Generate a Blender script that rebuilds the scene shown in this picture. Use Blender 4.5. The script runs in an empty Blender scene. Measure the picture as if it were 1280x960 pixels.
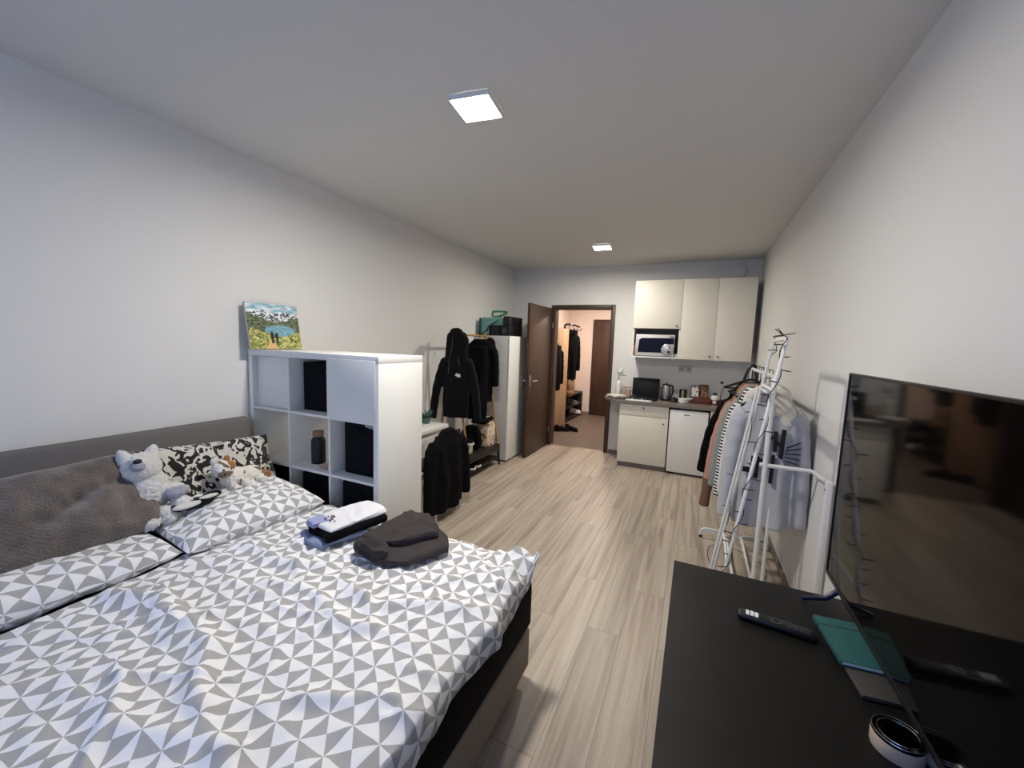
import bpy, bmesh, math, random
from mathutils import Vector, Matrix, noise, Euler
random.seed(7)
S = bpy.context.scene
COL = S.collection
PI = math.pi
V = Vector

# ------------------------------------------------------------------ materials
MATS = {}
def new_mat(name):
    m = bpy.data.materials.new(name); m.use_nodes = True
    n = m.node_tree.nodes; b = n['Principled BSDF']
    return m, m.node_tree, b
def srgb(r, g, b):
    f = lambda c: (c/255/12.92) if c/255 <= .04045 else ((c/255+.055)/1.055)**2.4
    return (f(r), f(g), f(b), 1)
def mat(name, col, rough=.6, metal=0, var=0, vscale=20, bump=0, bscale=200, spec=.5, emit=None, estr=0, sheen=0, trans=0, coat=0, stretch=None, ior=1.45):
    if name in MATS: return MATS[name]
    m, t, b = new_mat(name)
    c = srgb(*col)
    b.inputs['Base Color'].default_value = c
    b.inputs['Roughness'].default_value = rough
    b.inputs['Metallic'].default_value = metal
    b.inputs['Specular IOR Level'].default_value = spec
    b.inputs['IOR'].default_value = ior
    if sheen: b.inputs['Sheen Weight'].default_value = sheen
    if trans: b.inputs['Transmission Weight'].default_value = trans
    if coat: b.inputs['Coat Weight'].default_value = coat
    if emit: b.inputs['Emission Color'].default_value = emit; b.inputs['Emission Strength'].default_value = estr
    N = t.nodes; L = t.links
    if var or bump:
        tc = N.new('ShaderNodeTexCoord'); mp = N.new('ShaderNodeMapping'); L.new(tc.outputs['Object'], mp.inputs['Vector'])
        if stretch: mp.inputs['Scale'].default_value = stretch
    if var:
        nz = N.new('ShaderNodeTexNoise'); nz.inputs['Scale'].default_value = vscale; nz.inputs['Detail'].default_value = 5
        L.new(mp.outputs['Vector'], nz.inputs['Vector'])
        mx = N.new('ShaderNodeMix'); mx.data_type = 'RGBA'
        mx.inputs['A'].default_value = tuple(max(0, v*(1-var)) for v in c[:3])+(1,)
        mx.inputs['B'].default_value = tuple(min(1, v*(1+var)) for v in c[:3])+(1,)
        L.new(nz.outputs['Fac'], mx.inputs['Factor']); L.new(mx.outputs['Result'], b.inputs['Base Color'])
    if bump:
        nb = N.new('ShaderNodeTexNoise'); nb.inputs['Scale'].default_value = bscale; nb.inputs['Detail'].default_value = 4
        L.new(mp.outputs['Vector'], nb.inputs['Vector'])
        bp = N.new('ShaderNodeBump'); bp.inputs['Strength'].default_value = bump; bp.inputs['Distance'].default_value = .004
        L.new(nb.outputs['Fac'], bp.inputs['Height']); L.new(bp.outputs['Normal'], b.inputs['Normal'])
    MATS[name] = m
    return m
def math_node(t, op, a, b=None):
    n = t.nodes.new('ShaderNodeMath'); n.operation = op
    for i, v in enumerate((a, b)):
        if v is None: continue
        if isinstance(v, (int, float)): n.inputs[i].default_value = v
        else: t.links.new(v, n.inputs[i])
    return n.outputs[0]
def mix_col(t, fac, a, b):
    n = t.nodes.new('ShaderNodeMix'); n.data_type = 'RGBA'
    if isinstance(fac, (int, float)): n.inputs['Factor'].default_value = fac
    else: t.links.new(fac, n.inputs['Factor'])
    for k, v in (('A', a), ('B', b)):
        if isinstance(v, tuple): n.inputs[k].default_value = v
        else: t.links.new(v, n.inputs[k])
    return n.outputs['Result']
def ramp(t, fac, stops, interp='LINEAR'):
    n = t.nodes.new('ShaderNodeValToRGB'); n.color_ramp.interpolation = interp
    e = n.color_ramp.elements
    while len(e) < len(stops): e.new(.5)
    for i, (p, c) in enumerate(stops): e[i].position = p; e[i].color = c
    t.links.new(fac, n.inputs['Fac'])
    return n.outputs['Color']

def bedding_mat():
    """square cells cut by both diagonals into grey and white triangles"""
    m, t, b = new_mat('triangle print cotton')
    uv = t.nodes.new('ShaderNodeUVMap'); sp = t.nodes.new('ShaderNodeSeparateXYZ'); t.links.new(uv.outputs['UV'], sp.inputs[0])
    s = .083
    x = math_node(t, 'DIVIDE', sp.outputs['X'], s); y = math_node(t, 'DIVIDE', sp.outputs['Y'], s)
    ix = math_node(t, 'FLOOR', x); iy = math_node(t, 'FLOOR', y)
    fx = math_node(t, 'ABSOLUTE', math_node(t, 'SUBTRACT', math_node(t, 'SUBTRACT', x, ix), .5))
    fy = math_node(t, 'ABSOLUTE', math_node(t, 'SUBTRACT', math_node(t, 'SUBTRACT', y, iy), .5))
    tri = math_node(t, 'GREATER_THAN', fx, fy)
    par = math_node(t, 'FLOORED_MODULO', math_node(t, 'ADD', ix, iy), 2.0)
    xor = math_node(t, 'ABSOLUTE', math_node(t, 'SUBTRACT', tri, par))
    nz = t.nodes.new('ShaderNodeTexNoise'); nz.inputs['Scale'].default_value = 900; t.links.new(uv.outputs['UV'], nz.inputs['Vector'])
    grey = ramp(t, nz.outputs['Fac'], [(.3, srgb(158, 157, 156)), (.7, srgb(184, 183, 182))])
    c = mix_col(t, xor, srgb(236, 236, 238), grey)
    t.links.new(c, b.inputs['Base Color']); b.inputs['Roughness'].default_value = .85; b.inputs['Specular IOR Level'].default_value = .2
    return m
def floor_mat():
    m, t, b = new_mat('grey oak laminate')
    tc = t.nodes.new('ShaderNodeTexCoord'); mp = t.nodes.new('ShaderNodeMapping'); mp.inputs['Rotation'].default_value = (0, 0, PI/2)
    t.links.new(tc.outputs['Object'], mp.inputs['Vector'])
    br = t.nodes.new('ShaderNodeTexBrick'); br.offset = .37; br.offset_frequency = 2
    br.inputs['Scale'].default_value = 1; br.inputs['Brick Width'].default_value = 1.28; br.inputs['Row Height'].default_value = .19
    br.inputs['Mortar Size'].default_value = .0012; br.inputs['Mortar Smooth'].default_value = .2; br.inputs['Bias'].default_value = 0
    br.inputs['Color1'].default_value = (0, 0, 0, 1); br.inputs['Color2'].default_value = (1, 1, 1, 1); br.inputs['Mortar'].default_value = (0, 0, 0, 1)
    t.links.new(mp.outputs['Vector'], br.inputs['Vector'])
    off = t.nodes.new('ShaderNodeVectorMath'); off.operation = 'MULTIPLY_ADD'
    t.links.new(br.outputs['Color'], off.inputs[0]); off.inputs[1].default_value = (7, 3, 5)
    mp2 = t.nodes.new('ShaderNodeMapping'); mp2.inputs['Scale'].default_value = (.42, 10, 1); t.links.new(mp.outputs['Vector'], mp2.inputs['Vector'])
    t.links.new(mp2.outputs['Vector'], off.inputs[2])
    g1 = t.nodes.new('ShaderNodeTexNoise'); g1.inputs['Scale'].default_value = 2.2; g1.inputs['Detail'].default_value = 6; g1.inputs['Distortion'].default_value = .8
    t.links.new(off.outputs[0], g1.inputs['Vector'])
    mp3 = t.nodes.new('ShaderNodeMapping'); mp3.inputs['Scale'].default_value = (5, 90, 1); t.links.new(mp.outputs['Vector'], mp3.inputs['Vector'])
    g2 = t.nodes.new('ShaderNodeTexNoise'); g2.inputs['Scale'].default_value = 1.5; g2.inputs['Detail'].default_value = 5; t.links.new(mp3.outputs['Vector'], g2.inputs['Vector'])
    c1 = ramp(t, g1.outputs['Fac'], [(.30, srgb(146, 132, 119)), (.47, srgb(177, 164, 149)), (.68, srgb(197, 185, 170))])
    c2 = mix_col(t, math_node(t, 'MULTIPLY', g2.outputs['Fac'], .38), c1, srgb(136, 121, 107))
    tone = t.nodes.new('ShaderNodeHueSaturation'); t.links.new(c2, tone.inputs['Color'])
    t.links.new(math_node(t, 'ADD', math_node(t, 'MULTIPLY', br.outputs['Color'], .20), .88), tone.inputs['Value'])
    c3 = mix_col(t, br.outputs['Fac'], tone.outputs['Color'], srgb(112, 100, 90))
    t.links.new(c3, b.inputs['Base Color']); b.inputs['Roughness'].default_value = .42; b.inputs['Specular IOR Level'].default_value = .4
    bp = t.nodes.new('ShaderNodeBump'); bp.inputs['Strength'].default_value = .12; bp.inputs['Distance'].default_value = .002
    t.links.new(g2.outputs['Fac'], bp.inputs['Height']); t.links.new(bp.outputs['Normal'], b.inputs['Normal'])
    return m
def spotted_mat(name, base, spot, scale, thr, coords='UV', stretch=(1, 1, 1), dist=1.0):
    m, t, b = new_mat(name)
    tc = t.nodes.new('ShaderNodeTexCoord'); mp = t.nodes.new('ShaderNodeMapping'); mp.inputs['Scale'].default_value = stretch
    t.links.new(tc.outputs[coords], mp.inputs['Vector'])
    nz = t.nodes.new('ShaderNodeTexNoise'); nz.inputs['Scale'].default_value = scale; nz.inputs['Detail'].default_value = 1.5; nz.inputs['Distortion'].default_value = dist
    t.links.new(mp.outputs['Vector'], nz.inputs['Vector'])
    c = ramp(t, nz.outputs['Fac'], [(thr, srgb(*base)), (thr+.015, srgb(*spot))])
    t.links.new(c, b.inputs['Base Color']); b.inputs['Roughness'].default_value = .9; b.inputs['Sheen Weight'].default_value = .2
    return m
def stripe_mat(name, a, bcol, period, axis='Z'):
    m, t, b = new_mat(name)
    tc = t.nodes.new('ShaderNodeTexCoord'); sp = t.nodes.new('ShaderNodeSeparateXYZ'); t.links.new(tc.outputs['Object'], sp.inputs[0])
    f = math_node(t, 'FLOORED_MODULO', math_node(t, 'DIVIDE', sp.outputs[axis], period), 1.0)
    c = mix_col(t, math_node(t, 'GREATER_THAN', f, .5), srgb(*a), srgb(*bcol))
    t.links.new(c, b.inputs['Base Color']); b.inputs['Roughness'].default_value = .9
    return m
def fur_mat():
    m, t, b = new_mat('taupe plush')
    uv = t.nodes.new('ShaderNodeUVMap')
    w = t.nodes.new('ShaderNodeTexWave'); w.inputs['Scale'].default_value = 34; w.inputs['Distortion'].default_value = 5; w.inputs['Detail'].default_value = 3; w.inputs['Detail Scale'].default_value = 3
    w.bands_direction = 'DIAGONAL'
    t.links.new(uv.outputs['UV'], w.inputs['Vector'])
    nz = t.nodes.new('ShaderNodeTexNoise'); nz.inputs['Scale'].default_value = 160; nz.inputs['Detail'].default_value = 4; t.links.new(uv.outputs['UV'], nz.inputs['Vector'])
    nz2 = t.nodes.new('ShaderNodeTexNoise'); nz2.inputs['Scale'].default_value = 9; nz2.inputs['Detail'].default_value = 3; t.links.new(uv.outputs['UV'], nz2.inputs['Vector'])
    h = math_node(t, 'ADD', math_node(t, 'MULTIPLY', w.outputs['Fac'], .16), nz.outputs['Fac'])
    f = math_node(t, 'ADD', math_node(t, 'MULTIPLY', h, .5), math_node(t, 'MULTIPLY', nz2.outputs['Fac'], .5))
    c = ramp(t, f, [(.3, srgb(66, 59, 55)), (.55, srgb(104, 95, 90)), (.8, srgb(136, 127, 121))])
    t.links.new(c, b.inputs['Base Color']); b.inputs['Roughness'].default_value = .95; b.inputs['Sheen Weight'].default_value = .5; b.inputs['Specular IOR Level'].default_value = .1
    bp = t.nodes.new('ShaderNodeBump'); bp.inputs['Strength'].default_value = .7; bp.inputs['Distance'].default_value = .008
    t.links.new(h, bp.inputs['Height']); t.links.new(bp.outputs['Normal'], b.inputs['Normal'])
    return m
def wood_mat(name, a, bcol, rough=.5, stretch=(30, 30, 1.5), scale=1.5, spec=.4):
    m, t, b = new_mat(name)
    tc = t.nodes.new('ShaderNodeTexCoord'); mp = t.nodes.new('ShaderNodeMapping'); mp.inputs['Scale'].default_value = stretch
    t.links.new(tc.outputs['Object'], mp.inputs['Vector'])
    nz = t.nodes.new('ShaderNodeTexNoise'); nz.inputs['Scale'].default_value = scale; nz.inputs['Detail'].default_value = 5; nz.inputs['Distortion'].default_value = .5
    t.links.new(mp.outputs['Vector'], nz.inputs['Vector'])
    t.links.new(ramp(t, nz.outputs['Fac'], [(.3, srgb(*a)), (.7, srgb(*bcol))]), b.inputs['Base Color'])
    b.inputs['Roughness'].default_value = rough; b.inputs['Specular IOR Level'].default_value = spec
    return m
def painting_mat():
    """mountain lake picture: sky, snowy peaks, dark slopes, lake and yellow-green meadow, by UV height"""
    m, t, b = new_mat('painted canvas')
    uv = t.nodes.new('ShaderNodeUVMap'); sp = t.nodes.new('ShaderNodeSeparateXYZ'); t.links.new(uv.outputs['UV'], sp.inputs[0])
    U, W = sp.outputs['X'], sp.outputs['Y']
    def nz(scale, detail=4, dist=0, st=(1, 1, 1)):
        mp = t.nodes.new('ShaderNodeMapping'); mp.inputs['Scale'].default_value = st; t.links.new(uv.outputs['UV'], mp.inputs['Vector'])
        n = t.nodes.new('ShaderNodeTexNoise'); n.inputs['Scale'].default_value = scale; n.inputs['Detail'].default_value = detail; n.inputs['Distortion'].default_value = dist
        t.links.new(mp.outputs['Vector'], n.inputs['Vector']); return n.outputs['Fac']
    sky = ramp(t, nz(5, 4, .5, (1, 2, 1)), [(.42, srgb(128, 170, 188)), (.62, srgb(222, 232, 234))])
    ridge = math_node(t, 'ADD', .64, math_node(t, 'MULTIPLY', nz(5, 6, 0, (1, .01, 1)), .36))
    snow = ramp(t, nz(16, 6, 1.2), [(.46, srgb(54, 60, 64)), (.54, srgb(224, 228, 232))])
    slope = ramp(t, nz(11, 5, 1.5, (1, 2.2, 1)), [(.35, srgb(38, 46, 36)), (.5, srgb(84, 98, 62)), (.65, srgb(132, 138, 110))])
    c = mix_col(t, math_node(t, 'GREATER_THAN', W, ridge), snow, sky)
    vale = math_node(t, 'ADD', .57, math_node(t, 'MULTIPLY', math_node(t, 'ABSOLUTE', math_node(t, 'SUBTRACT', U, .55)), .40))
    vale = math_node(t, 'ADD', vale, math_node(t, 'MULTIPLY', math_node(t, 'SUBTRACT', nz(9, 4), .5), .16))
    c = mix_col(t, math_node(t, 'LESS_THAN', W, vale), c, slope)
    du = math_node(t, 'DIVIDE', math_node(t, 'SUBTRACT', U, .60), .30); dw = math_node(t, 'DIVIDE', math_node(t, 'SUBTRACT', W, .40), .13)
    r2 = math_node(t, 'ADD', math_node(t, 'MULTIPLY', du, du), math_node(t, 'MULTIPLY', dw, dw))
    r2 = math_node(t, 'ADD', r2, math_node(t, 'MULTIPLY', math_node(t, 'SUBTRACT', nz(7, 3), .5), .7))
    lake = ramp(t, nz(14, 3, 0, (1, 3, 1)), [(.4, srgb(92, 142, 160)), (.65, srgb(142, 184, 196))])
    c = mix_col(t, math_node(t, 'LESS_THAN', r2, 1.0), c, lake)
    mead = ramp(t, nz(13, 6, 1.5), [(.34, srgb(62, 78, 36)), (.47, srgb(136, 140, 66)), (.62, srgb(206, 200, 128))])
    mline = math_node(t, 'ADD', math_node(t, 'MULTIPLY', math_node(t, 'ABSOLUTE', math_node(t, 'SUBTRACT', U, .62)), .34), math_node(t, 'ADD', .20, math_node(t, 'MULTIPLY', nz(10, 4), .12)))
    c = mix_col(t, math_node(t, 'LESS_THAN', W, mline), c, mead)
    pw = math_node(t, 'ABSOLUTE', math_node(t, 'SUBTRACT', U, .40))
    path = math_node(t, 'LESS_THAN', pw, math_node(t, 'SUBTRACT', .13, math_node(t, 'MULTIPLY', W, .62)))
    c = mix_col(t, path, c, srgb(214, 178, 118))
    t.links.new(c, b.inputs['Base Color']); b.inputs['Roughness'].default_value = .6
    return m

M_wall = mat('white plaster', (223, 222, 219), .85, bump=.12, bscale=350, spec=.2)
M_wallR = M_wall
M_ceil = mat('white ceiling plaster', (212, 212, 210), .9, bump=.08, bscale=300, spec=.15)
M_hallwall = mat('cream hall plaster', (222, 208, 198), .85, spec=.2)
M_tile = mat('brown grey hall floor', (100, 88, 79), .5, var=.12, vscale=6)
M_floor = floor_mat()
M_skirt = mat('grey brown skirting', (128, 116, 106), .5)
M_white = mat('white melamine', (228, 228, 224), .4, spec=.4)
M_white2 = mat('white lacquer', (232, 231, 226), .32)
M_cream = mat('ivory cabinet front', (227, 222, 208), .45)
M_door = wood_mat('dark walnut veneer', (52, 36, 29), (78, 57, 46), .45)
M_chrome = mat('chrome', (200, 200, 200), .18, metal=1)
M_steel = mat('brushed steel', (175, 175, 173), .32, metal=1)
M_darkmetal = mat('dark metal', (50, 48, 46), .4, metal=.8)
M_black = mat('black plastic', (16, 16, 17), .4)
M_gloss = mat('gloss black', (6, 6, 7), .08, spec=.5)
M_blackcloth = mat('black cloth', (15, 15, 17), .95, bump=.3, bscale=250, spec=.1, var=.3, vscale=8)
M_blackknit = mat('black fleece', (20, 20, 22), .95, bump=.4, bscale=160, spec=.1, sheen=.05)
M_box = mat('black fabric box', (10, 11, 16), .85, bump=.3, bscale=400, spec=.2)
M_bedding = bedding_mat()
M_mattress = mat('black mattress jersey', (24, 24, 25), .9, var=.35, vscale=30, stretch=(1, 1, .15), bump=.4, bscale=40, spec=.1)
M_bedbase = mat('taupe upholstery', (150, 141, 133), .9, bump=.3, bscale=500, spec=.15)
M_head = mat('grey upholstery', (112, 109, 107), .9, bump=.35, bscale=450, spec=.15)
M_fur = fur_mat()
M_cow = spotted_mat('black and cream spotted plush', (206, 202, 192), (20, 19, 19), 21, .495, 'UV', (1, .8, 1), dist=1.3)
M_plush = mat('white plush', (214, 212, 208), .95, bump=.9, bscale=220, sheen=.4, var=.15, vscale=40, spec=.1)
M_plushgrey = mat('grey blue plush', (158, 160, 172), .95, bump=.9, bscale=220, sheen=.4, var=.15, vscale=40, spec=.1)
M_calico = spotted_mat('calico plush', (226, 220, 210), (112, 96, 78), 9, .56, 'Object')
M_ginger = mat('ginger plush', (158, 108, 56), .95, bump=.8, bscale=220, sheen=.3)
M_tube = mat('white powder coat', (226, 226, 224), .35)
M_wire = mat('black wire', (18, 18, 18), .5)
M_desk = mat('black brown desktop', (22, 21, 20), .5, spec=.2, bump=.06, bscale=300, var=.1, vscale=5)
M_counter = mat('grey brown worktop', (122, 112, 104), .4, var=.35, vscale=40)
M_bamboo = wood_mat('bamboo', (150, 112, 66), (192, 152, 98), .5)
M_pine = wood_mat('pine board', (156, 130, 102), (180, 152, 124), .5, (20, 20, 1.2))
M_darkwood = wood_mat('black brown wood', (24, 19, 17), (40, 32, 28), .5)
M_paper = mat('white paper', (228, 226, 220), .8)
M_glassy = mat('clear glass', (225, 228, 228), .05)
M_glassy.node_tree.nodes['Principled BSDF'].inputs['Alpha'].default_value = .22

# ------------------------------------------------------------------ mesh builder
class B:
    def __init__(s):
        s.bm = bmesh.new(); s.uv = s.bm.loops.layers.uv.new('UVMap')
    def box(s, lo, hi, bev=0, rot=None, seg=2):
        c = (V(lo)+V(hi))/2; d = V(hi)-V(lo)
        r = bmesh.ops.create_cube(s.bm, size=1)
        vs = r['verts']
        for v in vs: v.co = V((v.co.x*d.x, v.co.y*d.y, v.co.z*d.z))
        if bev:
            es = list({e for v in vs for e in v.link_edges})
            rb = bmesh.ops.bevel(s.bm, geom=es, offset=min(bev, min(d)*.45), segments=seg, profile=.5, affect='EDGES')
            vs = list({v for v in vs if v.is_valid} | set(rb['verts']))
        M = Matrix.Translation(c) @ (rot.to_4x4() if rot is not None else Matrix.Identity(4))
        for v in vs: v.co = M @ v.co
        return s
    def tube(s, pts, r, n=10, closed=False, caps=True):
        pts = [V(p) for p in pts]; N = len(pts)
        rs = r if isinstance(r, (list, tuple)) else [r]*N
        rings = []; prev = None
        for i, p in enumerate(pts):
            a = pts[(i-1) % N] if (closed or i > 0) else p
            b = pts[(i+1) % N] if (closed or i < N-1) else p
            d = (b-a).normalized() if (b-a).length > 1e-9 else V((0, 0, 1))
            if prev is None:
                u = d.orthogonal().normalized()
            else:
                u = (prev-d*prev.dot(d))
                u = u.normalized() if u.length > 1e-6 else d.orthogonal().normalized()
            prev = u; w = d.cross(u)
            rings.append([s.bm.verts.new(p+(u*math.cos(2*PI*k/n)+w*math.sin(2*PI*k/n))*rs[i]) for k in range(n)])
        for i in range(N if closed else N-1):
            A = rings[i]; Bq = rings[(i+1) % N]
            for k in range(n): s.bm.faces.new((A[k], A[(k+1) % n], Bq[(k+1) % n], Bq[k]))
        if caps and not closed:
            s.bm.faces.new(list(reversed(rings[0]))); s.bm.faces.new(rings[-1])
        return s
    def lathe(s, prof, c=(0, 0, 0), n=28, axis='z', M=None):
        rings = []
        c = V(c)
        for (r, z) in prof:
            ring = []
            for k in range(n):
                a = 2*PI*k/n; p = V((max(r, 1e-4)*math.cos(a), max(r, 1e-4)*math.sin(a), z))
                if axis == 'y': p = V((p.x, p.z, p.y))
                if axis == 'x': p = V((p.z, p.x, p.y))
                if M is not None: p = M @ p
                ring.append(s.bm.verts.new(c+p))
            rings.append(ring)
        for i in range(len(rings)-1):
            for k in range(n): s.bm.faces.new((rings[i][k], rings[i][(k+1) % n], rings[i+1][(k+1) % n], rings[i+1][k]))
        s.bm.faces.new(list(reversed(rings[0]))); s.bm.faces.new(rings[-1])
        return s
    def ell(s, c, r, rot=None, seg=20):
        res = bmesh.ops.create_uvsphere(s.bm, u_segments=seg, v_segments=seg//2+2, radius=1)
        if not hasattr(r, '__len__'): r = (r, r, r)
        M = Matrix.Translation(V(c)) @ (rot.to_4x4() if rot is not None else Matrix.Identity(4)) @ Matrix.Diagonal((*r, 1))
        for v in res['verts']: v.co = M @ v.co
        return s
    def grid(s, fn, nu, nv, uvfn=None, wrapu=False):
        P = [[s.bm.verts.new(fn(i/nu, j/nv)) for j in range(nv+1)] for i in range(nu if wrapu else nu+1)]
        for i in range(nu):
            for j in range(nv):
                ii = (i+1) % len(P)
                f = s.bm.faces.new((P[i][j], P[ii][j], P[ii][j+1], P[i][j+1]))
                if uvfn:
                    for l, (a, b) in zip(f.loops, ((i, j), (i+1, j), (i+1, j+1), (i, j+1))): l[s.uv].uv = uvfn(a/nu, b/nv)
        return P
    def poly(s, pts, z0, z1, bev=0):
        lo = [s.bm.verts.new((p[0], p[1], z0)) for p in pts]; hi = [s.bm.verts.new((p[0], p[1], z1)) for p in pts]
        n = len(pts)
        s.bm.faces.new(list(reversed(lo))); s.bm.faces.new(hi)
        for k in range(n): s.bm.faces.new((lo[k], lo[(k+1) % n], hi[(k+1) % n], hi[k]))
        return s
    def xf(s, M):
        for v in s.bm.verts: v.co = M @ v.co
        return s

ORG = {}
def worg(o): return ORG.get(o.name, V((0, 0, 0)))
def bez(pts, n=8):
    """smooth polyline through the points (Catmull-Rom)"""
    pts = [V(p) for p in pts]; out = []
    for i in range(len(pts)-1):
        p0 = pts[max(i-1, 0)]; p1 = pts[i]; p2 = pts[i+1]; p3 = pts[min(i+2, len(pts)-1)]
        for k in range(n):
            t = k/n
            out.append(.5*((2*p1)+(p2-p0)*t+(2*p0-5*p1+4*p2-p3)*t*t+(3*p1-p0-3*p2+p3)*t**3))
    out.append(pts[-1]); return out
def tag(o, label=None, cat=None, group=None, kind=None):
    if label: o['label'] = label
    if cat: o['category'] = cat
    if group: o['group'] = group
    if kind: o['kind'] = kind
    return o
def thing(name, label, cat, loc, group=None):
    o = bpy.data.objects.new(name, None); o.empty_display_size = .05
    COL.objects.link(o); o.location = loc; ORG[o.name] = V(loc)
    return tag(o, label, cat, group)
def part(name, b, m, parent=None, label=None, smooth=True, remesh=0, subsurf=0, solid=0, ang=40, fluff=0):
    """link the builder's mesh as one object; coordinates are given in world space"""
    bm = b.bm
    bmesh.ops.recalc_face_normals(bm, faces=bm.faces)
    if parent is None:
        xs = [v.co for v in bm.verts]
        org = V(((min(v.x for v in xs)+max(v.x for v in xs))/2, (min(v.y for v in xs)+max(v.y for v in xs))/2, min(v.z for v in xs)))
    else: org = worg(parent)
    for v in bm.verts: v.co -= org
    me = bpy.data.meshes.new(name); bm.to_mesh(me); bm.free()
    if smooth:
        for p in me.polygons: p.use_smooth = True
        if not remesh and not subsurf:
            me.set_sharp_from_angle(angle=math.radians(ang))
    o = bpy.data.objects.new(name, me); COL.objects.link(o)
    for mm in (m if isinstance(m, (list, tuple)) else [m]): me.materials.append(mm)
    ORG[o.name] = org
    if parent is None: o.location = org
    else: o.parent = parent
    if remesh:
        md = o.modifiers.new('body', 'REMESH'); md.mode = 'VOXEL'; md.voxel_size = remesh; md.use_smooth_shade = True
        sm = o.modifiers.new('soft', 'SMOOTH'); sm.iterations = 4; sm.factor = .5
        if fluff:
            tx = bpy.data.textures.get('fluff') or bpy.data.textures.new('fluff', 'CLOUDS'); tx.noise_scale = .012; tx.noise_depth = 3
            dm = o.modifiers.new('fluff', 'DISPLACE'); dm.texture = tx; dm.strength = fluff; dm.mid_level = .5
    if solid:
        md = o.modifiers.new('thick', 'SOLIDIFY'); md.thickness = solid; md.offset = -1
    if subsurf:
        md = o.modifiers.new('sub', 'SUBSURF'); md.levels = subsurf; md.render_levels = subsurf
    if label: o['label'] = label
    return o
def single(name, b, m, label, cat, group=None, **k):
    return tag(part(name, b, m, **k), label, cat, group)
def struct(name, b, m, parent=None, **k):
    o = part(name, b, m, parent, **k)
    if parent is None: o['kind'] = 'structure'
    return o
def bx(lo, hi, bev=0, rot=None): return B().box(lo, hi, bev, rot)
def fbm(p, sc, amp): return noise.noise(V(p)*sc)*amp
def rotz(a): return Matrix.Rotation(a, 3, 'Z')
def roty(a): return Matrix.Rotation(a, 3, 'Y')
def rotx(a): return Matrix.Rotation(a, 3, 'X')

W, D, H, N0 = 3.358, 4.188, 2.696, -3.3      # room width, far wall, ceiling, window wall
# ------------------------------------------------------------------ the room
struct('floor', bx((-.1, N0-.1, -.06), (W+.1, D+.06, 0)), M_floor)
struct('ceiling', bx((-.12, N0-.12, H), (W+.12, D+.12, H+.1)), M_ceil)
struct('wall_left', bx((-.12, N0-.12, 0), (0, D+.12, H)), M_wall)
struct('wall_right', bx((W, N0-.12, 0), (W+.12, D+.12, H)), M_wallR)
DX0, DX1, DZ = .722, 1.545, 2.09
b = B(); b.box((0, D, 0), (DX0-.02, D+.12, H)); b.box((DX1+.02, D, 0), (W, D+.12, H)); b.box((DX0-.02, D, DZ+.02), (DX1+.02, D+.12, H))
struct('wall_far', b, M_wall, smooth=False)
wx0, wx1, wz0, wz1 = .35, 2.95, .55, 2.4
b = B(); b.box((0, N0-.12, 0), (wx0, N0, H)); b.box((wx1, N0-.12, 0), (W, N0, H)); b.box((wx0, N0-.12, 0), (wx1, N0, wz0)); b.box((wx0, N0-.12, wz1), (wx1, N0, H))
struct('wall_near', b, M_wall, smooth=False)
b = B(); e = .06
b.box((wx0, N0-.09, wz0), (wx0+e, N0-.03, wz1)); b.box((wx1-e, N0-.09, wz0), (wx1, N0-.03, wz1)); b.box((wx0+e, N0-.09, wz0), (wx1-e, N0-.03, wz0+e)); b.box((wx0+e, N0-.09, wz1-e), (wx1-e, N0-.03, wz1))
mx_ = (wx0+wx1)/2; b.box((mx_-.05, N0-.09, wz0+e), (mx_+.05, N0-.03, wz1-e))
win = struct('window_1', b, M_white2, smooth=False)
# skirting
for nm, lo, hi in (('baseboard_left', (0, N0, 0), (.014, D, .06)), ('baseboard_right', (W-.014, N0, 0), (W, D, .06)),
                   ('baseboard_far', (1.612, D-.014, 0), (1.83, D, .06))):
    struct(nm, bx(lo, hi, .004), M_skirt)
# door lining and architrave
b = B(); f0, f1, ft = .653, 1.607, 2.156
b.box((f0, D-.016, 0), (DX0, D-.001, ft), .004); b.box((DX1, D-.016, 0), (f1, D-.001, ft), .004); b.box((DX0, D-.016, DZ), (DX1, D-.001, ft), .004)
b.box((DX0-.018, D-.001, 0), (DX0, D+.125, DZ+.018)); b.box((DX1, D-.001, 0), (DX1+.018, D+.125, DZ+.018)); b.box((DX0, D-.001, DZ), (DX1, D+.125, DZ+.018))
struct('trim_1', b, M_door)
struct('trim_2', bx((DX0, D+.02, .0), (DX1, D+.075, .006), .002), mat('threshold strip', (176, 160, 140), .3, metal=.5))
# open door leaf
def lever(parent, x, sgn, y, z):
    """door handle on a long plate: plate against the leaf, lever pointing to the hinge side"""
    b = B(); b.box((x-.004, y-.02, z-.13), (x+.004, y+.02, z+.11), .003)
    pl = part('handle_plate', b, M_steel, parent)
    b = B(); b.tube(bez([(x, y, z+.03), (x+sgn*.045, y, z+.03), (x+sgn*.055, y+.02, z+.03), (x+sgn*.055, y+.13, z+.03)], 6), .0095, 12)
    part('handle_lever', b, M_chrome, pl)
    b = B(); b.lathe([(.013, 0), (.013, .006), (.004, .007)], (x+sgn*.003, y, z-.07), 16, 'x'); part('keyhole', b, M_darkmetal, pl)
leaf = struct('door_1', bx((.632, 3.278, .012), (.672, 4.165, 2.10), .003), M_door)
lever(leaf, .676, 1, 3.345, 1.03); lever(leaf, .628, -1, 3.345, 1.03)
for z in (.25, 1.85):
    part('hinge', B().tube([(.684, 4.160, z-.04), (.684, 4.160, z+.04)], .008, 12), M_steel, leaf)
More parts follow.
